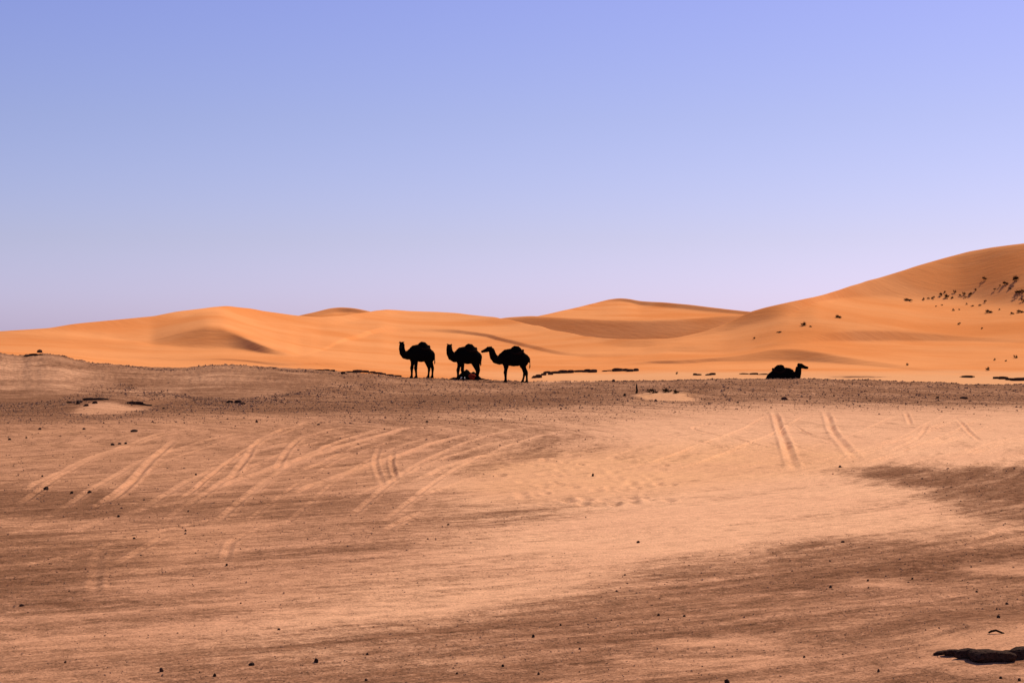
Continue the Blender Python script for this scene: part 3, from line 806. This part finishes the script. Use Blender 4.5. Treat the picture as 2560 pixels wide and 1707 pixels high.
def finish_camel(name, me, loc, rz, eyes, saddle_z, label, cat='camel', group=None):
    root = link(name, None, None, None, loc, (0, 0, rz))
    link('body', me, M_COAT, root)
    # saddle pad: a thick rolled ring round the hump
    V, T = [], []
    nu, nv = 36, 10
    for i in range(nu):
        a = 2 * math.pi * i / nu
        cx, cy = -.04 + .40 * math.cos(a), .315 * math.sin(a)
        zz = saddle_z - 0.20 * abs(math.sin(a)) ** 1.5 + 0.012 * math.sin(5 * a)
        rr = .075 + .012 * math.sin(3 * a + 1) + .008 * math.sin(7 * a)
        for j in range(nv):
            b = 2 * math.pi * j / nv
            V.append((cx + math.cos(a) * rr * math.cos(b), cy + math.sin(a) * rr * math.cos(b), zz + rr * 1.05 * math.sin(b)))
    q = []
    for i in range(nu):
        for j in range(nv):
            q.append((i * nv + j, ((i + 1) % nu) * nv + j, ((i + 1) % nu) * nv + (j + 1) % nv, i * nv + (j + 1) % nv))
    sm = bpy.data.meshes.new('saddle_pad'); sm.from_pydata(V, [], q)
    for p in sm.polygons: p.use_smooth = True
    link('saddle_pad', sm, M_SADDLE, root)
    for e in eyes:
        v, f = loft([((e[0] - .016, e[1], e[2]), YS, .004, .004), ((e[0] - .008, e[1], e[2]), YS, .014, .014), (tuple(e), YS, .017, .017), ((e[0] + .008, e[1], e[2]), YS, .014, .014), ((e[0] + .016, e[1], e[2]), YS, .004, .004)], 8)
        em = bpy.data.meshes.new('eye'); em.from_pydata([tuple(x) for x in v], [], f)
        link('eye', em, M_EYE, root)
    return tag(root, label, cat, group)

def rot2(v, a):
    return (v[0] * math.cos(a) - v[1] * math.sin(a), v[0] * math.sin(a) + v[1] * math.cos(a))

GROUP_C = 'black dromedaries resting on the plain'
def standing(px, d, rz, neck_pts, head_dir, poll, fore, hind, label, drop=.12, tail_swing=0.05, scale=1.0, hs=1.16):
    h, eyes = head_tubes(poll, head_dir, drop, hs)
    tubes = trunk() + [neck(neck_pts)] + h + [fat(leg_front(1, .60, fore[0])), fat(leg_front(-1, .60, fore[1])), fat(leg_hind(1, -.55, hind[0])), fat(leg_hind(-1, -.55, hind[1])), tail(0, tail_swing)]
    me = camel_mesh('camel_body', tubes)
    x = (px - CX) / F * d
    o = finish_camel('camel', me, (x, d, ground_z(x, d) - 0.01), rz, eyes, 1.93, label)
    o.scale = (scale,) * 3
    return o

# first camel: quarter turned to the viewer, head up, face to the camera
def head_to_cam(rz, off=0.0):     # direction towards the camera in the camel's own frame
    return rot2((0, -1), -rz + off)
rz1 = math.radians(180 + 34)
hd = head_to_cam(rz1, math.radians(-8))
standing(1056, 120.6, rz1,
         [((.80, 0, 1.46), YS, .27), ((1.04, 0, 1.40), YS, .225), ((1.26, 0, 1.42), YS, .185), ((1.40, 0, 1.56), YS, .150), ((1.46, .02, 1.77), YS, .128), ((1.47, .04, 1.96), YS, .115), ((1.47, .05, 2.08), YS, .105)],
         hd, (1.47, .05, 2.05), (-.07, .06), (-.02, .05), 'black camel standing leftmost of the three, face turned to the viewer', .17, .04, hs=1.34)
rz2 = math.radians(180 + 30)
hd = head_to_cam(rz2, math.radians(10))
standing(1173, 120.2, rz2,
         [((.80, 0, 1.46), YS, .28), ((1.02, 0, 1.38), YS, .24), ((1.20, 0, 1.46), YS, .20), ((1.32, .02, 1.64), YS, .165), ((1.38, .04, 1.83), YS, .138), ((1.40, .06, 1.98), YS, .120), ((1.40, .07, 2.08), YS, .105)],
         hd, (1.40, .07, 2.04), (-.10, .10), (.10, -.04), 'black camel standing in the middle of the three above a dark heap', .15, -.10, hs=1.34)
rz3 = math.radians(180 + 6)
standing(1289, 119.2, rz3,
         [((.80, 0, 1.45), YS, .27), ((1.02, 0, 1.35), YS, .225), ((1.20, 0, 1.40), YS, .19), ((1.33, 0, 1.56), YS, .165), ((1.40, 0, 1.75), YS, .142), ((1.44, 0, 1.92), YS, .122), ((1.47, 0, 2.02), YS, .105)],
         (1, 0.05), (1.50, 0, 2.03), (.03, -.03), (.16, -.12), 'black camel standing rightmost of the three, head stretched left in profile', .10, .03)

# the resting camel
h, eyes = head_tubes((1.18, 0, 1.20), (1, -0.12), .08, 1.15)
dz = -.95
kt = trunk(dz) + [neck([((.78, 0, .50), YS, .26), ((.96, 0, .42), YS, .20), ((1.08, 0, .52), YS, .165), ((1.13, 0, .74), YS, .145), ((1.15, 0, .95), YS, .13), ((1.17, 0, 1.12), YS, .11)])] + h
for s in (-1, 1):
    kt.append([((.62, .17 * s, .50), YS, .16, .2), ((.80, .22 * s, .26), YS, .11, .12), ((.98, .22 * s, .10), YS, .08, .085), ((.75, .23 * s, .07), YS, .06, .06), ((.50, .22 * s, .06), YS, .07, .06)])
    kt.append([((-.52, .2 * s, .45), YS, .2, .26), ((-.28, .34 * s, .34), YS, .14, .16), ((-.05, .38 * s, .22), YS, .10, .12), ((-.30, .38 * s, .10), YS, .07, .07), ((-.60, .36 * s, .08), YS, .06, .06), ((-.35, .42 * s, .05), YS, .06, .05), ((-.15, .42 * s, .04), YS, .08, .05)])
kt.append([((-.74, 0, .58), YS, .06, .06), ((-.85, .05, .40), YS, .045, .045), ((-.9, .08, .15), YS, .035, .035), ((-.88, .1, .06), YS, .02, .02)])
me = camel_mesh('camel_body', kt)
d4 = 123.4
x4 = (1950 - CX) / F * d4
finish_camel('camel', me, (x4, d4, CAM_H - d4 * (962 - HOR) / F), math.radians(3), eyes, 1.93 + dz, 'black camel lying down alone, facing right')

# ---------------------------------------------------------------- rocks
def rock_mesh(name, seed, flat=0.6, jag=0.28, slab=False):
    r = random.Random(seed)
    bmv, bmf = [], []
    # icosphere by hand
    t = (1 + 5 ** .5) / 2
    v = [Vector(p).normalized() for p in [(-1, t, 0), (1, t, 0), (-1, -t, 0), (1, -t, 0), (0, -1, t), (0, 1, t), (0, -1, -t), (0, 1, -t), (t, 0, -1), (t, 0, 1), (-t, 0, -1), (-t, 0, 1)]]
    f = [(0, 11, 5), (0, 5, 1), (0, 1, 7), (0, 7, 10), (0, 10, 11), (1, 5, 9), (5, 11, 4), (11, 10, 2), (10, 7, 6), (7, 1, 8), (3, 9, 4), (3, 4, 2), (3, 2, 6), (3, 6, 8), (3, 8, 9), (4, 9, 5), (2, 4, 11), (6, 2, 10), (8, 6, 7), (9, 8, 1)]
    cache = {}
    def mid(a, b):
        k = (min(a, b), max(a, b))
        if k not in cache:
            v.append(((v[a] + v[b]) / 2).normalized()); cache[k] = len(v) - 1
        return cache[k]
    f2 = []
    for a, b, c in f:
        ab, bc, ca = mid(a, b), mid(b, c), mid(c, a)
        f2 += [(a, ab, ca), (b, bc, ab), (c, ca, bc), (ab, bc, ca)]
    out = []
    planes = [(Vector((r.uniform(-1, 1), r.uniform(-1, 1), r.uniform(-.3, 1))).normalized(), r.uniform(.55, .85)) for _ in range(7)]
    for p in v:
        q = p * (1 + r.uniform(-jag, jag) * .5)
        for n, dd in planes:
            s = q.dot(n)
            if s > dd: q = q - n * (s - dd)
        if slab:
            q = Vector((math.copysign(abs(q.x) ** .7, q.x), math.copysign(abs(q.y) ** .7, q.y), math.copysign(min(abs(q.z), .6), q.z)))
        out.append((q.x * .5, q.y * .5, q.z * .5 * flat * (1 - .35 * abs(q.x) ** 2 if slab else 1)))
    me = bpy.data.meshes.new(name)
    me.from_pydata(out, [], f2)
    me.update()
    return me

ROCKS = [rock_mesh('stone_shape', 10 + i, 0.75) for i in range(6)]
SLABS = [rock_mesh('slab_shape', 40 + i, 0.8, 0.22, True) for i in range(5)]
for m_ in ROCKS[:4] + SLABS: m_.materials.append(M_ROCK)
for m_ in ROCKS[4:]: m_.materials.append(M_ROCK2)

def stone(px, py, wpx, hpx, label, group=None, me=None, name='stone'):
    """a stone whose foot is at the photograph pixel (px, py + hpx/2)"""
    p = spot(px, py + hpx * .5)
    w = wpx / F * p.y; h = hpx / F * p.y
    me = me or random.choice(ROCKS)
    zs = max(v.co.z for v in me.vertices) - min(v.co.z for v in me.vertices)
    o = link(name, me, None, None, (p.x, p.y, p.z + h * .32), (random.uniform(-.1, .1), random.uniform(-.1, .1), random.uniform(0, 6.28)), (w * 1.05, w * random.uniform(.8, 1.1), h * 1.25 / zs))
    return tag(o, label, 'stone', group)

FG = [  # foreground stones one can point at
    (404, 1672, 12, 12, 'small black stone at the bottom left, leftmost of the three near the edge'),
    (629, 1658, 15, 9, 'flat black stone, middle of the three along the bottom left edge'),
    (791, 1648, 12, 14, 'upright black stone, rightmost of the three along the bottom left edge'),
    (537, 1685, 8, 10, 'tiny upright stone between the two left stones of the bottom edge'),
    (1817, 1702, 17, 14, 'dark stone cut by the bottom edge right of centre'),
    (1595, 1353, 9, 7, 'lone small dark stone on the pale sand right of centre'),
    (2106, 1353, 11, 5, 'flat dark stone where pale sand meets the lower right gravel'),
    (2100, 1165, 10, 6, 'small dark stone at the tip of the dark gravel tongue'),
    (115, 1219, 13, 10, 'largest black stone of the small group at the far left'),
    (179, 1230, 9, 7, 'small stone, middle one of the group at the far left'),
    (224, 1228, 11, 7, 'small dark stone, right one of the group at the far left'),
    (1962, 995, 18, 9, 'dark rock on the gravel below the lying camel'),
    (2409, 993, 27, 7, 'long flat dark rock on the gravel at right'),
    (2343, 993, 11, 5, 'small flat dark rock just left of the long flat rock'),
    (1482, 1186, 7, 8, 'tiny dark stone among the hoof prints'),
    (55, 1511, 15, 7, 'flat brown stone low at the left edge on the streaked gravel'),
    (1333, 1588, 9, 9, 'small dark round stone on the gravel below centre'),
    (1562, 986, 9, 7, 'small stone left of the upright stub by the shrubby mound'),
    (1640, 1000, 9, 6, 'small stone at the foot of the shrubby sand mound'),
    (409, 1020, 8, 5, 'small stone right of the black ledges at left'),
    (336, 1076, 24, 7, 'brown flat stone on the golden sand at left, below the ledges'),
    (99, 877, 14, 9, 'small dark rock perched on the left bank against the dune'),
    (1535, 951, 10, 7, 'small dark rock on the lip of the plain below the dark row'),
]
for a in FG:
    stone(a[0], a[1], a[2], a[3], a[4])
MANY = [(163, 1653, 7, 6), (698, 1571, 9, 5), (567, 1410, 7, 6), (1142, 1681, 7, 6), (1257, 1662, 9, 7), (1346, 1682, 8, 8), (916, 1697, 10, 7), (919, 1633, 8, 6), (1402, 1560, 6, 6), (1646, 1535, 9, 6),
        (2077, 1465, 11, 6), (2170, 1449, 7, 6), (2281, 1445, 7, 5), (2442, 1477, 7, 5), (2517, 1507, 10, 6), (2497, 1540, 10, 8), (2502, 1692, 9, 6), (2548, 1697, 9, 8), (2197, 1674, 8, 8), (1711, 1538, 9, 5),
        (106, 1189, 6, 5), (296, 1289, 9, 6), (470, 1277, 6, 5), (490, 1185, 7, 5), (24, 1097, 9, 5), (66, 1093, 6, 4), (99, 1071, 8, 6), (210, 1071, 9, 5), (281, 1110, 14, 6), (300, 1108, 10, 5), (314, 1107, 9, 5),
        (642, 1052, 7, 8), (797, 1060, 9, 4), (464, 1325, 7, 5), (336, 1344, 9, 5), (1067, 1053, 9, 5), (1844, 1005, 7, 4), (1120, 1310, 7, 4), (2010, 1640, 7, 5), (1450, 1620, 7, 5)]
def stone_place(px, py):
    if px < 900 and py < 1150: return 'small brown stone on the tracked golden sand at the left', 'small stones on the golden sand at left'
    if px < 900 and py < 1500: return 'small brown stone on the dark streaked ground at the left', 'small stones on the streaked ground at left'
    if px < 1700 and py > 1500: return 'small brown stone along the bottom edge left of and below centre', 'small stones along the bottom edge'
    if py > 1400: return 'small brown stone on the lower right gravel around the corner ledge', 'small stones on the lower right gravel'
    return 'small brown stone in the middle of the plain, right of the wheel tracks', 'small stones in the middle of the plain'
for a in MANY:
    stone(*a, *stone_place(a[0], a[1]), random.choice(ROCKS[3:]))

def ledge(parts, label, cat='rock', name='slab_ledge'):
    """a row of flat dark slabs; parts: (centre px, centre py, width px, height px)"""
    pts = [spot(px, py + h * .5) for px, py, w, h in parts]
    c = sum(pts, Vector()) / len(pts)
    if len(parts) == 1:
        root = None
    root = link(name, None, None, None, tuple(c))
    for (px, py, w, h), p in zip(parts, pts):
        me = random.choice(SLABS)
        W = w / F * p.y; H = h / F * p.y
        zs = max(v.co.z for v in me.vertices) - min(v.co.z for v in me.vertices)
        o = link('slab', me, None, root, tuple(Vector((p.x, p.y, p.z + H * .38)) - c), (random.uniform(-.05, .05), random.uniform(-.06, .06), random.uniform(-.25, .25)), (W * random.uniform(1.25, 1.7), max(W * .5, H * random.uniform(1.5, 3)), H * random.uniform(.95, 1.4) / zs))
    return tag(root, label, cat)

ledge([(222, 997, 26, 6), (245, 997, 30, 5), (263, 997, 16, 4), (196, 1005, 8, 9), (216, 1012, 10, 6), (238, 1005, 10, 7), (177, 1005, 20, 4), (203, 1003, 7, 6)], 'broken black ledge behind the pale sand mound at left')  # row of flat near-black slabs with small blocks
ledge([(327, 1006, 22, 7), (343, 1007, 20, 7), (356, 1010, 14, 5), (369, 1012, 18, 4)], 'black rock ledge sloping right of the pale sand mound at left')
ledge([(575, 1004, 14, 6), (596, 1004, 14, 8), (607, 1008, 12, 5)], 'small broken dark ledge right of the two longer left ledges')
ledge([(70, 888, 14, 5), (84, 886, 18, 5), (98, 886, 12, 4)], 'thin dark ledge along the top of the left bank')
ledge([(896, 927, 22, 7), (912, 928, 22, 6), (930, 930, 20, 5), (946, 932, 22, 5), (958, 934, 12, 4)], 'long dark rock ledge on the lip left of the standing camels')
ledge([(798, 925, 16, 3), (815, 924, 14, 3), (831, 926, 12, 4), (858, 931, 8, 7), (872, 929, 22, 4), (886, 930, 14, 4)], 'thin broken ledge on the lip, left of the long dark ledge')
ledge([(974, 937, 16, 4), (990, 939, 20, 3)], 'low thin ledge just left of the leftmost camel')
ledge([(1336, 942, 12, 6), (1346, 940, 18, 8), (1359, 935, 12, 6), (1368, 930, 14, 5), (1376, 934, 12, 5)], 'dark rocks climbing right from the rightmost standing camel')
ledge([(1392, 930, 22, 7), (1408, 928, 26, 9), (1426, 928, 20, 8)], 'thick black ledge at the start of the dark row at the dune foot')
ledge([(1450, 927, 22, 6), (1468, 926, 20, 8), (1484, 927, 16, 7)], 'brown black ledge in the middle of the dark row at the dune foot')
ledge([(1545, 924, 22, 8), (1562, 924, 20, 7), (1576, 925, 14, 7), (1591, 924, 9, 7)], 'black ledge ending the dark row at the dune foot, with one stone apart')
ledge([(1512, 927, 10, 3), (1522, 926, 12, 3)], 'thin brown ledge between two black ledges of the dark row')
ledge([(1738, 935, 8, 5), (1747, 936, 12, 4), (1772, 936, 12, 4), (1781, 934, 16, 6)], 'low dark rocks at the dune foot left of the lying camel')
ledge([(1862, 934, 18, 3), (1884, 934, 20, 4), (1906, 935, 20, 3)], 'thin dark ledge touching the rump of the lying camel')
ledge([(2408, 941, 14, 3), (2420, 941, 20, 5), (2432, 941, 10, 3)], 'small dark ledge on pale sand at the right dune foot')
ledge([(2492, 944, 18, 5), (2508, 944, 22, 7), (2526, 947, 18, 6), (2545, 947, 26, 8), (2566, 946, 22, 9), (2585, 946, 20, 7)], 'long black ledge at the dune foot by the right edge')
ledge([(2358, 1630, 44, 9), (2388, 1629, 50, 15), (2418, 1631, 56, 24), (2456, 1634, 64, 30), (2492, 1636, 74, 26), (2528, 1634, 64, 22), (2560, 1626, 60, 20), (2600, 1627, 60, 24)], 'flat black slabs standing in for the shade under a sand crust at the bottom right corner')  # near-black slabs stand in for the shade beneath an undercut sand crust

# ---------------------------------------------------------------- dry shrubs
def shrub_mesh(name, seed, blades=150, up=0.8):
    r = random.Random(seed)
    V, T = [], []
    def twig(a, b, w):
        d = (b - a)
        s = Vector((r.uniform(-1, 1), r.uniform(-1, 1), r.uniform(-1, 1))).cross(d)
        s = s.normalized() * w if s.length > 1e-6 else Vector((w, 0, 0))
        i = len(V)
        V.extend([a - s, a + s, b + s * .4, b - s * .4]); T.extend([(i, i + 1, i + 2), (i, i + 2, i + 3)])
    lobes = [Vector((r.uniform(-.32, .32), r.uniform(-.28, .28), r.uniform(.0, .26) * up)) for _ in range(7)]
    for lo in lobes:
        twig(Vector((lo.x * .3, lo.y * .3, -.05)), lo, .02)
    for k in range(blades):
        lo = r.choice(lobes)
        d = Vector((r.gauss(0, 1), r.gauss(0, 1), abs(r.gauss(.2, .8)))).normalized()
        a = lo + d * r.uniform(0, .12)
        b = lo + d * r.uniform(.14, .30)
        b.z = max(b.z, -.04); a.z = max(a.z, -.05)
        twig(a, b, r.uniform(.012, .034))
    me = soup_mesh(name, [tuple(v) for v in V], T)
    me.materials.append(M_SHRUB)
    return me
SHRUBS = [shrub_mesh('shrub_shape', 60 + i, 170, (0.6, 0.8, 1.0)[i % 3]) for i in range(6)]

def shrub(px, py, w, h, label, group=None, name='dry_shrub'):
    p = spot(px, py + h * .5)
    me = random.choice(SHRUBS)
    W = w / F * p.y; H = h / F * p.y
    xs = [v.co.x for v in me.vertices]; zs = [v.co.z for v in me.vertices]
    sx = W / (max(xs) - min(xs)) * 1.15
    o = link(name, me, None, None, tuple(p), (0, 0, random.choice([0, 3.14]) + random.uniform(-.2, .2)), (sx, sx, H / (max(zs) - min(zs)) * 1.25))
    return tag(o, label, 'shrub', group)

DS = [(2539, 695, 19, 14, 'biggest dark shrub high on the right dune near the skyline'),
      (2514, 706, 15, 8, 'low dark shrub just below the biggest one on the right dune'),
      (2553, 727, 30, 11, 'wide black shrub on the right dune cut by the photo edge'),
      (2461, 695, 11, 10, 'lone round shrub high on the right dune'),
      (2271, 748, 22, 7, 'flat wide shrub at the left end of the shrub row on the right dune'),
      (2366, 739, 13, 11, 'darkest shrub in the middle of the shrub row on the right dune'),
      (2097, 790, 16, 9, 'lone shrub on the open middle of the right dune flank'),
      (2010, 809, 15, 10, 'lone shrub lower left on the right dune flank'),
      (2473, 777, 18, 9, 'dark low shrub below the shrub row on the right dune'),
      (2551, 777, 18, 8, 'low shrub at the photo edge below the wide black one'),
      (2470, 921, 11, 10, 'small round shrub at the foot of the right dune'),
      (2539, 891, 11, 8, 'small shrub near the right edge low on the dune'),
      (2398, 808, 8, 7, 'tiny lone shrub on the bright middle of the right dune'),
      (2268, 910, 7, 7, 'tiny lone shrub low on the slope right of the lying camel')]
for a in DS: shrub(*a)
for a in [(2308, 747, 8, 7), (2321, 745, 7, 5), (2333, 743, 9, 7), (2352, 735, 10, 9), (2387, 728, 9, 7), (2381, 743, 8, 5), (2410, 733, 9, 8), (2425, 733, 10, 9), (2413, 741, 8, 5), (2439, 723, 8, 5), (2400, 737, 6, 5), (2362, 729, 6, 5)]:
    shrub(*a, 'small dark shrub in the row across the right dune', 'shrubs in the row on the right dune')
for a in [(2027, 815, 7, 4), (1886, 844, 6, 5), (1947, 829, 14, 3), (2498, 773, 6, 4), (2531, 782, 10, 6), (2384, 774, 8, 6), (2463, 752, 7, 8), (2449, 762, 10, 4), (2432, 764, 10, 3), (2417, 759, 6, 5), (2558, 749, 12, 8), (2487, 722, 7, 5), (2525, 720, 9, 4), (2486, 898, 7, 6), (2515, 901, 7, 4), (2500, 713, 6, 4), (2455, 820, 6, 5), (2398, 773, 5, 4), (2355, 762, 6, 3), (2340, 765, 6, 3)]:
    shrub(*a, 'tiny dry shrub scattered on the right dune', 'tiny shrubs scattered on the right dune')
shrub(1633, 977, 34, 12, 'dark low shrub on the sand mound, left of the three')
shrub(1666, 975, 26, 13, 'dark low shrub on the sand mound, middle of the three')
shrub(1689, 978, 18, 12, 'dark low shrub on the sand mound, right of the three')
shrub(1692, 932, 6, 7, 'tiny shrub at the dune foot above the shrubby mound')
# upright stub
p = spot(1591, 983)
v, f = loft([((0, 0, -.05), YS, .05, .05), ((.01, 0, .12), YS, .045, .04), ((-.01, .01, .25), YS, .04, .035), ((.01, 0, .36), YS, .022, .02), ((.02, 0, .40), YS, .008, .008)], 9)
sm = bpy.data.meshes.new('wooden_stub'); sm.from_pydata([tuple(q + Vector((0.02 * math.sin(9 * q.z), 0, 0))) for q in v], [], f)
tag(link('wooden_stub', sm, M_SHRUB, None, tuple(p)), 'short dark upright stub left of the shrubby sand mound', 'stub')
# dry bent twig above the corner ledge
p = spot(2490, 1583)
v, f = loft([((-.05, 0, .005), YS, .006, .006), ((-.03, .0, .016), YS, .008, .008), ((0, 0, .022), YS, .008, .008), ((.025, 0, .012), YS, .007, .007), ((.055, 0, .002), YS, .004, .004)], 8)
sm = bpy.data.meshes.new('dry_twig'); sm.from_pydata([tuple(q) for q in v], [], f)
tag(link('dry_twig', sm, M_SHRUB, None, tuple(p), (0, 0, -.1)), 'dark bent twig on the sand above the black corner slabs', 'twig')

# ---------------------------------------------------------------- the heap behind the middle camel
d5 = 121.7
def heap_mesh(name, w, dpt, h, seed, peaks):
    n, m_ = 34, 16
    V, q = [], []
    for j in range(m_):
        for i in range(n):
            u, v_ = i / (n - 1) * 2 - 1, j / (m_ - 1) * 2 - 1
            env = max(0, 1 - u * u) ** .8 * max(0, 1 - v_ * v_) ** .6
            z = env * (max(pk[1] * math.exp(-((u - pk[0]) / pk[2]) ** 2) for pk in peaks))
            z *= 1 + .25 * float(fbm(np.array([u * 4 + seed]), np.array([v_ * 3.0]), 3)[0])
            V.append((u * w / 2, v_ * dpt / 2, z * h - .03))
    for j in range(m_ - 1):
        for i in range(n - 1):
            a = j * n + i
            q.append((a, a + 1, a + n + 1, a + n))
    me = bpy.data.meshes.new(name); me.from_pydata(V, [], q)
    for p_ in me.polygons: p_.use_smooth = True
    return me
def at(px, d): return (px - CX) / F * d
hx = at(1168, d5)
tag(link('dark_heap', heap_mesh('dark_heap', 2.5, 1.0, .62, 3, [(-.7, .42, .4), (-.1, 1.0, .42), (.35, .85, .35), (.8, .35, .3)]), M_COAT, None, (hx, d5, ground_z(hx, d5) + .02)),
    'low dark heap on the ground behind the middle standing camel', 'heap')
def bundle(name, mat, px, d, w, dep, h, label):
    secs = [((-w / 2, 0, h * .45), YS, dep * .3, h * .3), ((-w * .42, 0, h * .5), YS, dep * .45, h * .46), ((-w * .1, .01, h * .5), YS, dep * .5, h * .52), ((w * .2, 0, h * .48), YS, dep * .48, h * .48), ((w * .43, 0, h * .5), YS, dep * .44, h * .47), ((w / 2, 0, h * .45), YS, dep * .3, h * .3)]
    v, f = loft(secs, 12)
    me = bpy.data.meshes.new(name); me.from_pydata([tuple(x) for x in v], [], f)
    x = at(px, d)
    for p_ in me.polygons: p_.use_smooth = True
    return tag(link(name, me, mat, None, (x, d, ground_z(x, d) - .01)), label, 'bundle')
bundle('red_bundle', M_RED, 1180, d5 - .75, .33, .28, .36, 'small red bundle on the dark heap behind the middle camel')
bundle('white_bundle', M_WHITE, 1157, d5 - .8, .26, .2, .16, 'small white bundle beside the red one under the middle camel')

# ---------------------------------------------------------------- loose gravel
def gravel():
    N = 60000
    n0 = 190000
    px = RNG.uniform(-60, 2620, n0)
    py = np.where(RNG.random(n0) < 0.5, RNG.uniform(925, 1060, n0), RNG.uniform(1040, 1720, n0))
    ci = np.clip(np.searchsorted(PX, px), 1, len(PX) - 1)
    d = F * CAM_H / (py - HOR)
    for _ in range(3):     # follow the real surface
        ri = np.clip(np.searchsorted(rows_d, d), 1, len(rows_d) - 1)
        d = np.clip(F * (CAM_H - GZ[ri, ci]) / (py - HOR), 6, EDGE_D - .2)
    ri = np.clip(np.searchsorted(rows_d, d), 1, len(rows_d) - 1)
    s = S[ri, ci]
    keep = RNG.random(n0) < np.clip(1.0 - 1.15 * s, 0.005, 1)
    idx = np.nonzero(keep)[0][:N]
    px, py, d, ri, ci = px[idx], py[idx], d[idx], ri[idx], ci[idx]
    z = GZ[ri, ci]; x = (px - CX) / F * d
    n = len(px)
    size = np.clip(RNG.lognormal(0.75, 0.5, n), 0.9, 7.5) / F * d * 0.5     # half width
    size = np.where(d > 60, np.minimum(size * 1.15, 0.085), size)
    octv = np.array([(1, 0, 0), (0, 1, 0), (-1, 0, 0), (0, -1, 0), (0, 0, 1), (0, 0, -.4)], float)
    tri = np.array([(0, 1, 4), (1, 2, 4), (2, 3, 4), (3, 0, 4), (1, 0, 5), (2, 1, 5), (3, 2, 5), (0, 3, 5)])
    an = RNG.uniform(0, 6.28, n)
    ca, sa = np.cos(an), np.sin(an)
    V = octv[None] * (1 + RNG.uniform(-.35, .35, (n, 6, 3)))
    jit = RNG.uniform(-.25, .25, (n, 6, 3)); V = V + jit
    sc = np.stack([size, size * RNG.uniform(.6, 1, n), size * RNG.uniform(.45, .9, n)], -1)
    V = V * sc[:, None, :]
    vx = V[..., 0] * ca[:, None] - V[..., 1] * sa[:, None]; vy = V[..., 0] * sa[:, None] + V[..., 1] * ca[:, None]
    W = np.stack([vx + x[:, None], vy + d[:, None], V[..., 2] + z[:, None] + (size * .12)[:, None]], -1).reshape(-1, 3)
    T = (tri[None] + (np.arange(n) * 6)[:, None, None]).reshape(-1, 3)
    tone = np.repeat(np.clip(RNG.beta(1.2, 1.2, n), 0, 1), 6)
    me = soup_mesh('loose_gravel', W, T, tone)
    tag(link('loose_gravel', me, M_PEBBLE), 'loose brown gravel strewn over the plain', kind='stuff')
gravel()
